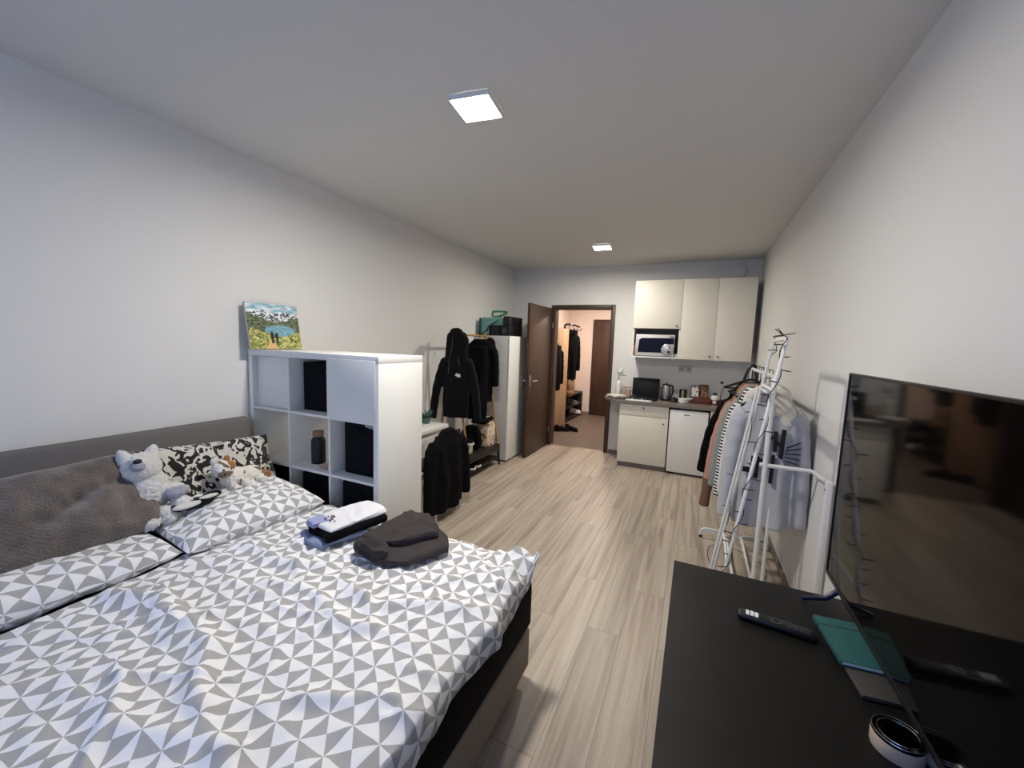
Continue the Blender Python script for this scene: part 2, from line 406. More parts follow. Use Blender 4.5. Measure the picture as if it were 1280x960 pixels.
# hallway behind the door
HY = 7.3
struct('floor_hall', bx((-.1, D+.06, -.06), (2.0, HY+.1, -.001)), M_tile)
struct('ceiling_hall', bx((-.12, D+.12, H-.06), (2.0, HY+.1, H+.04)), M_ceil)
struct('wall_hall_left', bx((-.12, D+.12, 0), (0, HY+.1, H-.06)), M_hallwall)
struct('wall_hall_right', bx((1.9, D+.12, 0), (2.0, HY+.1, H-.06)), M_hallwall)
struct('wall_hall_far', bx((0, HY, 0), (1.9, HY+.1, H-.06)), M_hallwall)
struct('baseboard_hall', bx((0, HY-.014, 0), (.57, HY, .06), .003), M_skirt)
b = B(); b.box((.60, HY-.05, .01), (1.50, HY-.012, 2.1), .003)
hd = struct('door_2', b, M_door)
part('door_casing', B().box((.56, HY-.03, 0), (.60, HY-.001, 2.14), .003).box((1.50, HY-.03, 0), (1.54, HY-.001, 2.14), .003).box((.60, HY-.03, 2.10), (1.50, HY-.001, 2.14), .003), M_door, hd)
part('handle_lever', B().tube(bez([(1.44, HY-.05, 1.03), (1.44, HY-.095, 1.03), (1.42, HY-.1, 1.03), (1.31, HY-.1, 1.03)], 5), .009, 10), M_chrome, hd)

# ------------------------------------------------------------------ ceiling lamps
M_lamp1 = mat('lit lamp diffuser', (255, 250, 240), .5, emit=(1, .955, .88, 1), estr=30)
M_lamp2 = mat('lit far lamp diffuser', (255, 248, 232), .5, emit=(1, .92, .79, 1), estr=25)
for (x, y, a, mm, pw_, cl_, lab) in ((1.663, .08, .12, M_lamp1, 38, (1, .955, .89), 'square glowing ceiling panel lamp above the foot of the bed'), (1.638, 2.99, .1, M_lamp2, 30.5, (1, .945, .85), 'square glowing ceiling panel lamp near the kitchen units')):
    t = thing('ceiling_lamp', lab, 'ceiling lamp', (x, y, H-.034), 'ceiling panel lamps')
    A = Matrix.Translation((x, y, H)) @ Matrix.Rotation(a, 4, 'Z')
    b = B(); q = .1; k = .093
    b.box((-q, -q, -.024), (-k, q, -.001), .001).box((k, -q, -.024), (q, q, -.001), .001).box((-k, -q, -.024), (k, -k, -.001), .001).box((-k, k, -.024), (k, q, -.001), .001)
    part('lamp_frame', b.xf(A), M_white2, t)
    al = bpy.data.lights.new('panel light', 'AREA'); al.shape = 'SQUARE'; al.size = .18; al.spread = 3.05; al.energy = pw_; al.color = cl_
    ao = bpy.data.objects.new('panel_light', al); COL.objects.link(ao); ao.location = (x, y, H-.027); ao.rotation_euler = (0, 0, a)
    part('diffuser', B().box((-k+.0005, -k+.0005, -.0255), (k-.0005, k-.0005, -.004)).xf(A), mm, t, label='glowing white diffuser', smooth=False)

# ------------------------------------------------------------------ bed
bed = thing('bed', 'double bed with grey padded headboard, taupe base and black mattress', 'bed', (1.05, -.86, 0))
y0, y1 = -1.72, -.045
part('bed_base', bx((.11, y0, .06), (2.095, y1, .262), .02), M_bedbase, bed, label='taupe fabric base')
b = B(); b.box((.10, y0, .268), (2.108, y1, .515), .045)
mt = part('mattress', b, M_mattress, bed, label='black mattress')
b = B(); b.box((.012, y0-.03, .05), (.10, y1+.012, 1.035), .03)
hbd = part('headboard', b, M_head, bed, label='grey upholstered headboard')
for x in (.25, 1.98):
    for y in (y0+.1, y1-.1): part('leg', B().lathe([(.022, 0), (.03, .06)], (x, y, 0), 16), M_black, bed)
# fitted sheet look: topper
part('topper', bx((.105, y0+.005, .513), (2.09, y1-.005, .548), .016), M_mattress, bed)

def ridge(x, y, ax, ay, bx_, by, w, h):
    """height of a soft fold running from a to b"""
    d = V((bx_-ax, by-ay)); L = d.length; d /= L
    p = V((x-ax, y-ay)); s = p.dot(d)
    if s < -w or s > L+w: return 0
    n = abs(p.x*d.y-p.y*d.x + .02*math.sin(s*14+ax*30)); e = 1.0
    if s < 0: e = 1+s/w
    if s > L: e = 1-(s-L)/w
    return h*max(0, e)*math.exp(-(n/w)**2)
FOLDS = []
rf = random.Random(11)
for k in range(110):
    x = rf.uniform(.8, 2.08); y = rf.uniform(-1.7, -.05); a = rf.choice([rf.uniform(-.5, .5), rf.uniform(1.0, 2.0), rf.uniform(.4, 1.1)]); L = rf.uniform(.12, .42)
    FOLDS.append((x, y, x+L*math.cos(a), y+L*math.sin(a), rf.uniform(.010, .026), rf.uniform(.004, .013)))
FOLDS += [(.78, -1.0, 1.25, -.98, .035, .03), (1.25, -.98, 1.62, -1.14, .04, .034), (.85, -.62, 1.35, -.55, .03, .022), (1.2, -.7, 1.75, -.72, .025, .02), (1.55, -.62, 2.0, -.5, .03, .02),
          (1.35, -1.25, 1.9, -1.2, .035, .02), (1.8, -.35, 2.08, -.2, .03, .02), (1.1, -.48, 1.12, -.1, .03, .015)]
def duvet_h(x, y):
    h = .585 + fbm((x*1.0, y*1.0, 3.1), 2.6, .022) + fbm((x, y, 8.), 7, .010) + fbm((x, y, 1.), 17, .006)+fbm((x, y, 4.), 34, .0022)
    for f in FOLDS: h += ridge(x, y, *f)
    return h
def duvet_fn(u, v):
    y = -1.80 + v*1.765
    xt = .722 + .008*math.sin(y*9) - .06*math.exp(-((y+.72)/.17)**2) - .022*min(1, max(0, (-y-.85)/.1))  # top hem
    xe = 2.10 + .006*math.sin(y*13+1) + fbm((0, y, 5), 4, .012) + .02*math.exp(-((y+.48)/.05)**2)        # foot edge
    s = u*1.07
    if s <= 1.0:
        x = xt + (xe-xt)*s
        h = duvet_h(x, y)
        e = min(1, (x-xt)/.06); h = .552 + (h-.552)*math.sqrt(max(.05, e*(2-e)))
        e2 = min(1, (xe-x)/.10); h -= .020*(1-e2)**2
        ev = min(1, (-.035-y)/.06); h -= .02*(1-ev)**2
        if y > -.14 and x > 1.95: h += .055*((x-1.95)/.15)*((y+.14)/.105)       # lifted corner
        # dents under the folded clothes
        return V((x, y, h))
    k = (s-1)/.07
    drop = (.078 + .010*math.sin(y*11) + fbm((0, y, 2), 5, .02))*k
    if y > -.2: drop *= max(.15, (-.035-y)/.165)
    zt = duvet_h(xe, y)-.020
    if y > -.14: zt += .055*((y+.14)/.105)
    return V((xe + .018*math.sin(k*PI/2), y, zt-drop))
b = B(); b.grid(duvet_fn, 210, 250, lambda u, v: (.735+u*1.07*1.365+.0105, -1.80+v*1.765+.005))
single('duvet', b, M_bedding, 'wide duvet with grey and white triangle print spread over the bed', 'duvet', solid=.022)

def cushion(w, h, t, seed=0, n=56, wr=.008, pinch=.06, m=2.6, dents=(), uvs=1.0):
    """closed cushion in the local xy plane, z thickness"""
    b = B()
    for sgn in (1, -1):
        def fn(u, v):
            a = u*2-1; c = v*2-1
            px = a*w/2*(1-pinch*(1-c*c)*abs(a)); py = c*h/2*(1-pinch*(1-a*a)*abs(c))
            e = max(0, (1-abs(a)**m))*max(0, (1-abs(c)**m)); z = t/2*e**.5
            k = min(1, e*3)
            z += k*(fbm((px, py, seed+sgn), 6, wr*1.6)+fbm((px, py, seed+sgn*2), 15, wr))
            for (dx, dy, dr, dd) in dents: z -= dd*math.exp(-(((px-dx)**2+(py-dy)**2)/dr**2))*k
            return V((px, py, sgn*z))
        Q = [[fn(i/n, j/n) for j in range(n+1)] for i in range(n+1)]
        A_ = [[0]*(n+1) for _ in range(n+1)]; C_ = [[0]*(n+1) for _ in range(n+1)]; h2 = n//2
        for j in range(n+1):
            for i in range(1, n+1): A_[i][j] = A_[i-1][j]+(Q[i][j]-Q[i-1][j]).length
            o_ = A_[h2][j]
            for i in range(n+1): A_[i][j] -= o_
        for i in range(n+1):
            for j in range(1, n+1): C_[i][j] = C_[i][j-1]+(Q[i][j]-Q[i][j-1]).length
            o_ = C_[i][h2]
            for j in range(n+1): C_[i][j] -= o_
        b.grid(lambda u, v: Q[int(round(u*n))][int(round(v*n))], n, n, lambda u, v: (A_[int(round(u*n))][int(round(v*n))]*uvs, C_[int(round(u*n))][int(round(v*n))]*uvs))
    bmesh.ops.remove_doubles(b.bm, verts=b.bm.verts, dist=.0005)
    return b
def frame_from(ex, ey, c):
    ex = V(ex).normalized(); ez = ex.cross(V(ey)).normalized(); ey = ez.cross(ex)
    return Matrix(((ex.x, ey.x, ez.x, c[0]), (ex.y, ey.y, ez.y, c[1]), (ex.z, ey.z, ez.z, c[2]), (0, 0, 0, 1)))
# bed pillows (lying): local x -> world y
single('bed_pillow', cushion(.68, .64, .19, 3, wr=.012, pinch=.02, m=3.6, uvs=1.0, dents=((-.1, .1, .12, .03), (-.3, -.1, .1, .04))).xf(frame_from((.06, 1, 0), (-1, .06, .06), (.465, -.40, .634))), M_bedding,
       'pillow with triangle print beside the white shelf unit', 'pillow', 'triangle print bed pillows')
single('bed_pillow', cushion(.84, .62, .17, 5, wr=.014, pinch=.02, m=4, uvs=1.0, dents=((.1, -.05, .14, .02), (.3, -.2, .1, .03))).xf(frame_from((0, 1, 0), (-1, 0, .06), (.405, -1.17, .622))), M_bedding,
       'pillow with triangle print under the taupe plush cushion', 'pillow', 'triangle print bed pillows')
# big taupe cushion leaning on the headboard
single('plush_cushion', cushion(.60, .40, .17, 9, 90, .016, .03, 4, dents=((-.02, .0, .030, .034), (.03, .02, .030, .040), (.08, .04, .03, .040), (.13, .05, .03, .034), (.18, .055, .03, .022), (-.08, -.03, .035, .022), (-.20, .08, .08, .03), (.2, -.09, .07, .025), (-.1, -.12, .05, .02))).xf(frame_from((-.05, 1, .02), (-.19, -.06, .27), (.375, -1.0, .815))), M_fur,
       'large taupe plush cushion leaning on the headboard', 'cushion')
sc_ = single('spotted_cushion', cushion(.68, .36, .16, 13, 60, .014, .04, 4).xf(frame_from((0, 1, -.07), (-.38, .02, .9), (.235, -.345, .775))), M_cow,
       'black and cream spotted cushion leaning on the headboard beside the shelf unit', 'cushion')

# plush wolf, nose up, between the two cushions
pw = thing('plush_toy', 'white plush wolf with grey snout beside the taupe cushion', 'soft toy', (.40, -.70, .70))
b = B(); yc = -.715
b.ell((.36, yc, .80), (.075, .085, .12)); b.ell((.36, yc-.02, .925), (.072, .078, .072)); b.ell((.40, yc-.045, .955), (.038, .036, .034))
b.ell((.46, yc+.02, .70), (.07, .04, .045)); b.ell((.46, yc-.05, .69), (.06, .04, .04)); b.ell((.43, yc+.075, .80), (.035, .045, .035)); b.ell((.45, yc+.085, .735), (.05, .035, .05))
part('body', b, M_plush, pw, remesh=.0055, fluff=.016)
for dy in (-.052, .05): part('ear', B().tube([(.345, yc-.02+dy*.8, .955), (.34, yc-.02+dy*1.05, .985), (.338, yc-.02+dy*1.2, 1.008), (.336, yc-.02+dy*1.27, 1.022)], [.034, .028, .017, .006], 16), M_plush, pw, remesh=.005, fluff=.010)
part('nose', B().ell((.430, yc-.06, .975), (.012, .017, .012)), M_black, pw, label='black nose')
part('muzzle', B().ell((.415, yc-.055, .950), (.034, .03, .026)), M_plushgrey, pw, label='grey muzzle', remesh=.005, fluff=.010)
part('paw', B().ell((.455, yc+.075, .795), (.032, .052, .03)), M_plushgrey, pw, label='blue grey paw', remesh=.005, fluff=.012)
part('foot', B().ell((.485, yc+.085, .735), (.03, .042, .04)), M_plush, pw, remesh=.005, fluff=.012)
for dy in (-.02, .035): part('eye', B().ell((.418, yc-.03+dy, .935), .006), M_black, pw)
# calico plush cat in front of the spotted cushion
pc = thing('plush_toy', 'white and ginger plush cat in front of the spotted cushion', 'soft toy', (.42, -.30, .70))
b = B()
b.ell((.38, -.33, .765), (.06, .075, .055)); b.ell((.40, -.40, .83), (.055, .052, .048)); b.ell((.36, -.24, .75), (.06, .075, .05)); b.ell((.44, -.42, .815), (.022, .024, .02))
b.ell((.46, -.375, .725), (.04, .024, .028)); b.ell((.47, -.32, .735), (.036, .022, .036)); b.ell((.47, -.285, .718), (.036, .026, .024)); b.ell((.45, -.225, .737), (.034, .03, .03))
part('body', b, M_calico, pc, remesh=.0055, fluff=.012)
for dy, mm in ((-.035, M_plush), (.03, M_ginger)): part('ear', B().ell((.385, -.40+dy, .878), (.012, .018, .022)), mm, pc)
part('head_patch', B().ell((.418, -.375, .848), (.030, .030, .028)), M_ginger, pc, label='ginger patch')
for dy in (-.022, .014): part('eye', B().ell((.448, -.40+dy, .838), .0055), M_black, pc)
part('nose', B().ell((.461, -.424, .82), .006), M_black, pc)
part('tail', B().tube(bez([(.34, -.18, .74), (.40, -.16, .74), (.45, -.185, .745)], 6), [.022]*12+[.02], 12), M_ginger, pc, label='ginger tail')
part('paw', B().ell((.482, -.225, .735), (.012, .022, .021)), M_plush, pc, label='white paw')
# flat black and white plush
pd = thing('plush_toy', 'small flat black and white plush lying on the pillow', 'soft toy', (.50, -.62, .70))
b = B(); b.ell((.50, -.60, .728), (.045, .10, .022)); b.ell((.49, -.505, .742), (.03, .045, .016))
part('body', b, M_blackknit, pd, remesh=.0055, fluff=.008)
part('belly', B().ell((.525, -.635, .737), (.026, .062, .014)), M_plush, pd, label='white belly')
part('flipper', B().ell((.515, -.535, .747), (.016, .045, .010)), M_plush, pd, label='white flipper')

# folded laundry: each garment a thing
def heap(outline, z, t, seed, wob=.006, folds=(), hnoise=.35, cr=.35):
    """soft flat bundle of cloth: closed outline in plan, rounded edge, creased top"""
    P = [V((p[0], p[1], 0)) for p in outline]; k = len(P); ring = []
    for i in range(k):
        p0, p1, p2, p3 = P[i-1], P[i], P[(i+1) % k], P[(i+2) % k]
        for q in range(12):
            f = q/12; L = p1.lerp(p2, f); C_ = .5*((2*p1)+(p2-p0)*f+(2*p0-5*p1+4*p2-p3)*f*f+(3*p1-p0-3*p2+p3)*f**3)
            ring.append(L.lerp(C_, cr))
    N = len(ring); c = sum(ring, V((0, 0, 0)))/N
    prof = [(.30, 0), (.90, 0), (.985, .12), (1.0, .4), (.985, .72), (.94, .93), (.86, 1.0), (.72, 1.0), (.58, 1.0), (.45, 1.0), (.33, 1.0), (.22, 1.0), (.11, 1.0), (.0, 1.0)]
    b = B()
    def fn(u, v):
        i = int(round(u*N)) % N; r, h = prof[min(int(round(v*(len(prof)-1))), len(prof)-1)]
        p = c+(ring[i]-c)*r
        x = p.x+fbm((p.x, p.y, seed+h), 11, wob); y = p.y+fbm((p.x, p.y, seed+5+h), 11, wob)
        zz = t*h
        if h > .9:
            zz += fbm((x, y, seed), 9, t*hnoise)+fbm((x, y, seed+2), 22, t*hnoise*.35)
            for f_ in folds: zz += ridge(x, y, *f_)
        elif h > .05: zz += fbm((x, y, seed), 9, t*hnoise*.5*h)
        return V((x, y, z+max(zz, .0005)))
    b.grid(fn, N, len(prof)-1, wrapu=True)
    return b
def rect(x0_, x1_, ya, yb, rot, seed, j=.012):
    rr = random.Random(seed); cx, cy = (x0_+x1_)/2, (ya+yb)/2; pts = []
    for (a, c) in ((-1, -1), (-.3, -1), (.4, -1), (1, -1), (1, -.3), (1, .4), (1, 1), (.3, 1), (-.4, 1), (-1, 1), (-1, .3), (-1, -.4)):
        x = a*(x1_-x0_)/2+rr.uniform(-j, j); y = c*(yb-ya)/2+rr.uniform(-j, j)
        pts.append((cx+x*math.cos(rot)-y*math.sin(rot), cy+x*math.sin(rot)+y*math.cos(rot)))
    return pts
M_denim = mat('faded blue cloth', (124, 136, 166), .9, var=.25, vscale=30, bump=.3, bscale=200)
M_whitecotton = mat('white cotton', (216, 216, 221), .9, bump=.2, bscale=120)
M_lav = mat('lavender cloth', (150, 156, 196), .9, var=.2, vscale=25)
M_char = mat('charcoal brown sweat cloth', (64, 59, 59), .95, var=.14, vscale=14, bump=.35, bscale=180, spec=.1)
gl = 'folded laundry on the bed'
single('folded_garment', heap(rect(1.06, 1.26, -.455, -.20, -.25, 1), .606, .026, 1), M_denim, 'folded pale blue garment at the bottom of the laundry pile on the duvet', 'clothes', gl)
single('folded_garment', heap(rect(1.065, 1.285, -.425, -.10, -.25, 2), .631, .040, 2, hnoise=.15), M_blackcloth, 'folded black garment in the middle of the laundry pile on the duvet', 'clothes', gl)
tw = thing('folded_garment', 'folded white shirt with a dark print on top of the laundry pile', 'clothes', (1.18, -.26, .671), gl)
part('shirt_body', heap(rect(1.085, 1.275, -.41, -.09, -.25, 4), .672, .022, 4, folds=((1.12, -.15, 1.25, -.22, .012, .008), (1.1, -.25, 1.27, -.30, .012, .006), (1.13, -.32, 1.18, -.12, .01, .006))), M_whitecotton, tw)
part('lavender_fold', heap(rect(1.07, 1.15, -.425, -.345, -.25, 6, .006), .673, .028, 6), M_lav, tw, label='lavender cuff')
b = B(); rq = random.Random(8)
for k in range(12):
    x, y = 1.165+rq.uniform(-.035, .035), -.355+rq.uniform(-.02, .03); b.box((x-.005, y-.003, .6985), (x+.005, y+.003, .7015), .0008, rotz(rq.uniform(-1, 1)))
part('shirt_print', b, M_wire, tw, label='dark print')
tr = thing('folded_garment', 'folded charcoal sweatshirt lying loose on the duvet by the shelf unit', 'clothes', (1.51, -.24, .60), gl)
part('under_fold', heap([(1.345, -.37), (1.36, -.10), (1.42, -.03), (1.53, -.04), (1.67, -.11), (1.735, -.20), (1.69, -.29), (1.655, -.385), (1.54, -.43), (1.43, -.42)], .602, .036, 23, .010, hnoise=.25, cr=.12), M_char, tr)
part('body_fold', heap([(1.355, -.36), (1.365, -.12), (1.40, -.025), (1.50, -.03), (1.60, -.09), (1.655, -.17), (1.60, -.25), (1.555, -.32), (1.47, -.37)], .634, .040, 21, .010, folds=((1.40, -.08, 1.60, -.15, .014, .012), (1.38, -.22, 1.56, -.27, .016, .012), (1.42, -.05, 1.40, -.3, .014, .010), (1.50, -.06, 1.47, -.34, .012, .007)), hnoise=.3, cr=.12), M_char, tr)
part('rolled_sleeve', heap([(1.35, -.36), (1.40, -.33), (1.46, -.345), (1.53, -.37), (1.555, -.41), (1.51, -.435), (1.43, -.435), (1.37, -.415)], .628, .042, 27, .016, folds=((1.38, -.40, 1.45, -.36, .012, .014), (1.42, -.425, 1.50, -.38, .012, .016), (1.47, -.43, 1.53, -.39, .01, .012)), hnoise=.5, cr=.3), M_char, tr)

# ------------------------------------------------------------------ cube shelf unit
kx0, kx1, kd, kz = .01, 1.13, .39, 1.47
ks = thing('cube_shelf', 'white cube shelf unit dividing the bed from the hallway end', 'shelf unit', (.57, .195, 0))
fr = .038
part('top_panel', bx((kx0, 0, kz-fr), (kx1, kd, kz), .0015), M_white, ks)
part('bottom_panel', bx((kx0, 0, 0), (kx1, kd, fr), .0015), M_white, ks)
for x in (kx0, kx1-fr): part('side_panel', bx((x, 0.0005, fr+.0005), (x+fr, kd-.0005, kz-fr-.0015), .0015), M_white, ks)
cell = .335; dv = .0165
xs = [kx0+fr+i*(cell+dv) for i in range(3)]; zs = [kz-fr-cell-i*(cell+dv) for i in range(4)]   # cell lower-left corners, rows from the top
for i in (1, 2, 3):
    z = zs[i]+cell; part('shelf', bx((kx0+fr, .004, z), (kx1-fr, kd-.004, z+dv-.0005), .001), M_white, ks)
for i in (1, 2):
    x = xs[i]-dv
    for r in range(4): part('divider', bx((x, .004, zs[r]+.0002), (x+dv, kd-.004, zs[r]+cell-.0004), .001), M_white, ks)
part('door', bx((xs[2]-.012, -.006, zs[0]-.010), (xs[2]+cell+.022, .012, zs[0]+cell+.012), .001), M_white, ks)
part('door', bx((xs[0]+.012, .030, zs[0]+.003), (xs[0]+cell-.012, .046, zs[0]+cell-.004), .001), M_white, ks)
def fabric_box(x, z, yf, label, w=.275, h=.30, d=.28, off=.0):
    t = thing('storage_box', label, 'storage box', (x+cell/2+off, yf+d/2, z+.002), 'black fabric boxes in the shelf unit')
    a0, a1 = x+cell/2-w/2+off, x+cell/2+w/2+off; z0 = z+.002; th = .006
    b = B(); b.box((a0, yf, z0), (a1, yf+th, z0+h), .002); b.box((a0, yf+d-th, z0), (a1, yf+d, z0+h), .002); b.box((a0, yf+th, z0), (a0+th, yf+d-th, z0+h), .002); b.box((a1-th, yf+th, z0), (a1, yf+d-th, z0+h), .002); b.box((a0+th, yf+th, z0), (a1-th, yf+d-th, z0+th))
    part('box_body', b, M_box, t)
    part('pull_tab', bx(((a0+a1)/2-.03, yf-.004, z0+h-.075), ((a0+a1)/2+.03, yf-.0005, z0+h-.045), .001), M_blackcloth, t)
    return t
fabric_box(xs[1], zs[0], .085, 'black fabric box in the top middle cube of the shelf unit', .30, .305, off=.012)
sb_ = fabric_box(xs[2], zs[1], .075, 'black fabric box directly under the shelf door, plastic film on its rim', .285, .32, off=.018)
b = B(); b.grid(lambda u, v: V((xs[2]+.215+u*.10, .066+fbm((u, v, 4), 5, .006), zs[1]+.322-.035*v*(.5+u*.5))), 14, 8)
part('plastic_film', b, mat('clear film', (150, 152, 160), .15), sb_, solid=.001)
fabric_box(xs[0], zs[2], .05, 'black fabric box behind the pillow, nearest the headboard', .30, .31, off=.01)
fabric_box(xs[1], zs[2], .06, 'black fabric box under the cube holding the black bottle', .29, .30, off=.016)
fabric_box(xs[2], zs[2], .06, 'black fabric box behind the folded laundry, lowest on that side', .29, .30, off=.016)
bt = thing('water_bottle', 'matt black bottle with wooden cap standing in a shelf cube', 'bottle', (.50, .10, zs[1]+.001))
zb = zs[1]+.001
part('bottle_body', B().lathe([(.0, 0), (.040, 0), (.044, .006), (.044, .145), (.040, .160), (.031, .172), (.031, .178)], (.505, .125, zb), 32), mat('matt black coating', (22, 26, 27), .55), bt)
part('bottle_cap', B().lathe([(.0325, .178), (.034, .181), (.034, .208), (.032, .212), (0, .212)], (.505, .125, zb), 28), mat('cork wood', (150, 118, 90), .7, var=.2, vscale=60), bt, label='wooden cap')
b = B(); b.grid(lambda u, v: V((.585+u*.09+fbm((u, v, 2), 4, .01), .05+v*.10, zb+.006+abs(fbm((u, v, 7), 4, .03)))), 16, 12)
single('crumpled_wrapper', b, mat('pinkish wrapper', (206, 168, 158), .6), 'small crumpled pink wrapper beside the black bottle', 'wrapper', solid=.002)
# painting leaning on the wall
pt = thing('painting', 'small painting of a mountain lake with two hikers, leaning on the wall', 'painting', (.08, .15, kz))
M_ = frame_from((0, 1, 0), (-.055, 0, .31), (.078, .145, kz+.1545))
b = B(); b.box((-.185, -.153, -.016), (.185, .153, .0), .001); part('canvas', b.xf(M_), mat('raw canvas edge', (188, 184, 172), .8), pt)
b = B(); b.grid(lambda u, v: V((-.184+u*.368, -.152+v*.304, .0012)), 2, 2, lambda u, v: (u, v)); part('picture', b.xf(M_), painting_mat(), pt, smooth=False)
for (px, hh) in ((-.028, .082), (.004, .074)):
    b = B(); b.box((px-.008, -.115, .0014), (px-.001, -.115+hh*.5, .003)); b.box((px+.001, -.115, .0014), (px+.008, -.115+hh*.5, .003)); b.box((px-.011, -.115+hh*.45, .0014), (px+.011, -.115+hh*.86, .0032), .001); b.ell((px, -.115+hh*.93, .0022), (.006, .007, .0012))
    part('painted_hiker', b.xf(M_), mat('dark paint', (30, 30, 34), .6), pt)

# ------------------------------------------------------------------ garments
def garment(b, halfw, length, thick, sleeve, seed, flare=1.0, sl_out=.05, sl_r=.062, neck=.075, drop=.06, fold=.010, hollow=True):
    """hanging garment: local x across, y depth, z down from 0 at the neck"""
    prof = [(0, neck, .035), (.03, neck+.03, .045), (drop, halfw*.86, thick*.8), (drop+.05, halfw*.98, thick), (drop+.16, halfw*.97, thick*1.1), (length*.55, halfw*.95*flare**.5, thick*1.1), (length*.85, halfw*.97*flare, thick), (length, halfw*.93*flare, thick*.9)]
    def at(z):
        for i in range(len(prof)-1):
            a, c = prof[i], prof[i+1]
            if z <= c[0]:
                f = (z-a[0])/(c[0]-a[0]); return a[1]+(c[1]-a[1])*f, a[2]+(c[2]-a[2])*f
        return prof[-1][1:]
    nu, nv = 56, 34
    def fn(u, v):
        z = v*length; w, t = at(z); a = 2*PI*u
        c, s = math.cos(a), math.sin(a)
        x = w*math.copysign(abs(c)**.75, c); y = t*math.copysign(abs(s)**.8, s)
        k = min(1, z/.15)
        y += k*(fold*1.4*math.sin(x*38+seed+fbm((x, z, seed), 3, 3))*min(1, z/length+.2)+fbm((x, z*.5, seed+s), 9, fold*1.5))
        return V((x, y, -z-k*fbm((x, seed, 0), 6, .012)*(z/length)**4))
    P = b.grid(fn, nu, nv, wrapu=True)
    b.bm.faces.new([P[i][0] for i in range(nu)]); b.bm.faces.new([P[i][nv] for i in reversed(range(nu))])
    for sg in (-1, 1):
        if not sleeve: continue
        pts = bez([(sg*halfw*.72, 0, -drop-.045), (sg*(halfw*.95), .0, -drop-.10), (sg*(halfw+sl_out*.6), -.012, -drop-sleeve*.5), (sg*(halfw+sl_out), -.02, -drop-sleeve)], 8)
        n = len(pts); rs = [sl_r*(1.1-.42*i/n)*(1+.05*math.sin(i*1.7+seed)) for i in range(n)]
        b.tube(pts, rs, 16)
    return b
def hanger_mesh(hw, ztop, zn):
    b = B()
    b.tube(bez([(-hw, 0, zn-.085), (-hw*.5, 0, zn-.045), (0, 0, zn-.012), (hw*.5, 0, zn-.045), (hw, 0, zn-.085)], 6), .007, 8)
    b.tube([(-hw, 0, zn-.085), (0, 0, zn-.09), (hw, 0, zn-.085)], .005, 8)
    hk = [(0, 0, zn-.012), (0, 0, ztop-.035)]
    for k in range(9):
        a = -PI/2+k*PI*1.15/8; hk.append((.016*math.cos(a)*1.0, 0, ztop-.0165+.0165*math.sin(a)))
    b.tube(hk, .0025, 6)
    return b
RX, RZ = 3.105, 1.43
rack = thing('clothes_rail', 'white tubular clothes rail standing along the wall behind the television', 'clothes rail', (RX, 1.45, 0))
ya_, yb_ = .95, 1.95
part('hanging_rail', B().tube([(RX, ya_, RZ), (RX, yb_, RZ)], .012, 14), M_tube, rack)
for y in (ya_, yb_): part('post', B().tube([(RX-.005, y, .05), (RX, y, RZ+.012)], .0135, 14), M_tube, rack)
part('post', B().tube([(RX+.06, ya_+.12, .05), (RX+.06, ya_+.12, .95)], .010, 12), M_tube, rack)
part('side_arm', B().tube([(RX-.03, ya_, .925), (3.32, ya_, .925), (3.328, ya_-.012, .925), (3.332, .70, .94)], .012, 14), M_tube, rack)
part('side_post', B().box((3.318, .665, 0), (3.346, .695, .955), .006), M_tube, rack)
part('bolt', B().lathe([(0, 0), (.006, 0), (.006, .003), (0, .004)], (3.3175, .68, .91), 12, 'x'), M_darkmetal, rack)
def foot(x0_, x1_, y):
    pts = [(x0_, y-.015, .0), (x0_+.002, y-.01, .045), (x0_+.03, y, .07), (x0_+.16, y, .07), (x0_+.185, y, .05), (x0_+.19, y, 0)]
    return bez(pts, 5)
for y in (yb_, ):
    part('foot', B().tube(foot(2.842, 0, y), .010, 12), M_tube, rack); part('foot', B().tube(foot(3.14, 0, y), .010, 12), M_tube, rack)
    part('foot_cap', B().lathe([(.013, 0), (.013, .018)], (2.842, y-.015, 0.001), 12), M_black, rack)
for x in (3.03, 3.14): part('base_bar', B().tube([(x, ya_, .055), (x, yb_, .055)], .009, 12), M_tube, rack)
for y in (ya_, yb_): part('cross_bar', B().tube([(2.86, y, .05), (3.335, y, .05)], .010, 12), M_tube, rack)
part('foot', B().tube([(2.87, ya_, .05), (2.862, ya_, .0)], .010, 12), M_tube, rack); part('foot', B().tube([(3.33, ya_, .05), (3.336, ya_, .0)], .010, 12), M_tube, rack)

M_hood = mat('pale grey sweat cloth', (184, 184, 189), .95, bump=.3, bscale=200, spec=.1)
M_shirt = mat('off white shirt cloth', (216, 212, 204), .9, bump=.2, bscale=150)
M_stripe = stripe_mat('black and white stripes', (226, 226, 224), (20, 20, 22), .022)
M_sage = mat('sage grey cloth', (140, 144, 138), .95, bump=.3, bscale=200)
M_salmon = mat('salmon pink cloth', (188, 138, 122), .95, bump=.3, bscale=200)
M_rust = mat('brown cloth', (120, 92, 74), .95)
def hung(y, m, label, halfw, length, sleeve, seed, zn=1.335, thick=.045, cx=RX, hlabel=None, yaw=0, **k):
    t = thing('hanging_garment', label, 'clothes', (cx, y, zn-length), 'clothes on the rail')
    Mx = Matrix.Translation((cx, y, zn)) @ Matrix.Rotation(yaw, 4, 'Z')
    part('garment_body', garment(B(), halfw, length, thick, sleeve, seed, **k).xf(Mx), m, t, remesh=.0085)
    h = single('clothes_hanger', hanger_mesh(halfw*.85, RZ+.017+.0165, zn).xf(Matrix.Translation((RX, y, 0)) @ Matrix.Rotation(yaw, 4, 'Z')), M_black, hlabel or 'black hanger inside the '+label.split(' on ')[0].split(' behind')[0], 'hanger', 'hangers on the rail')
    return t
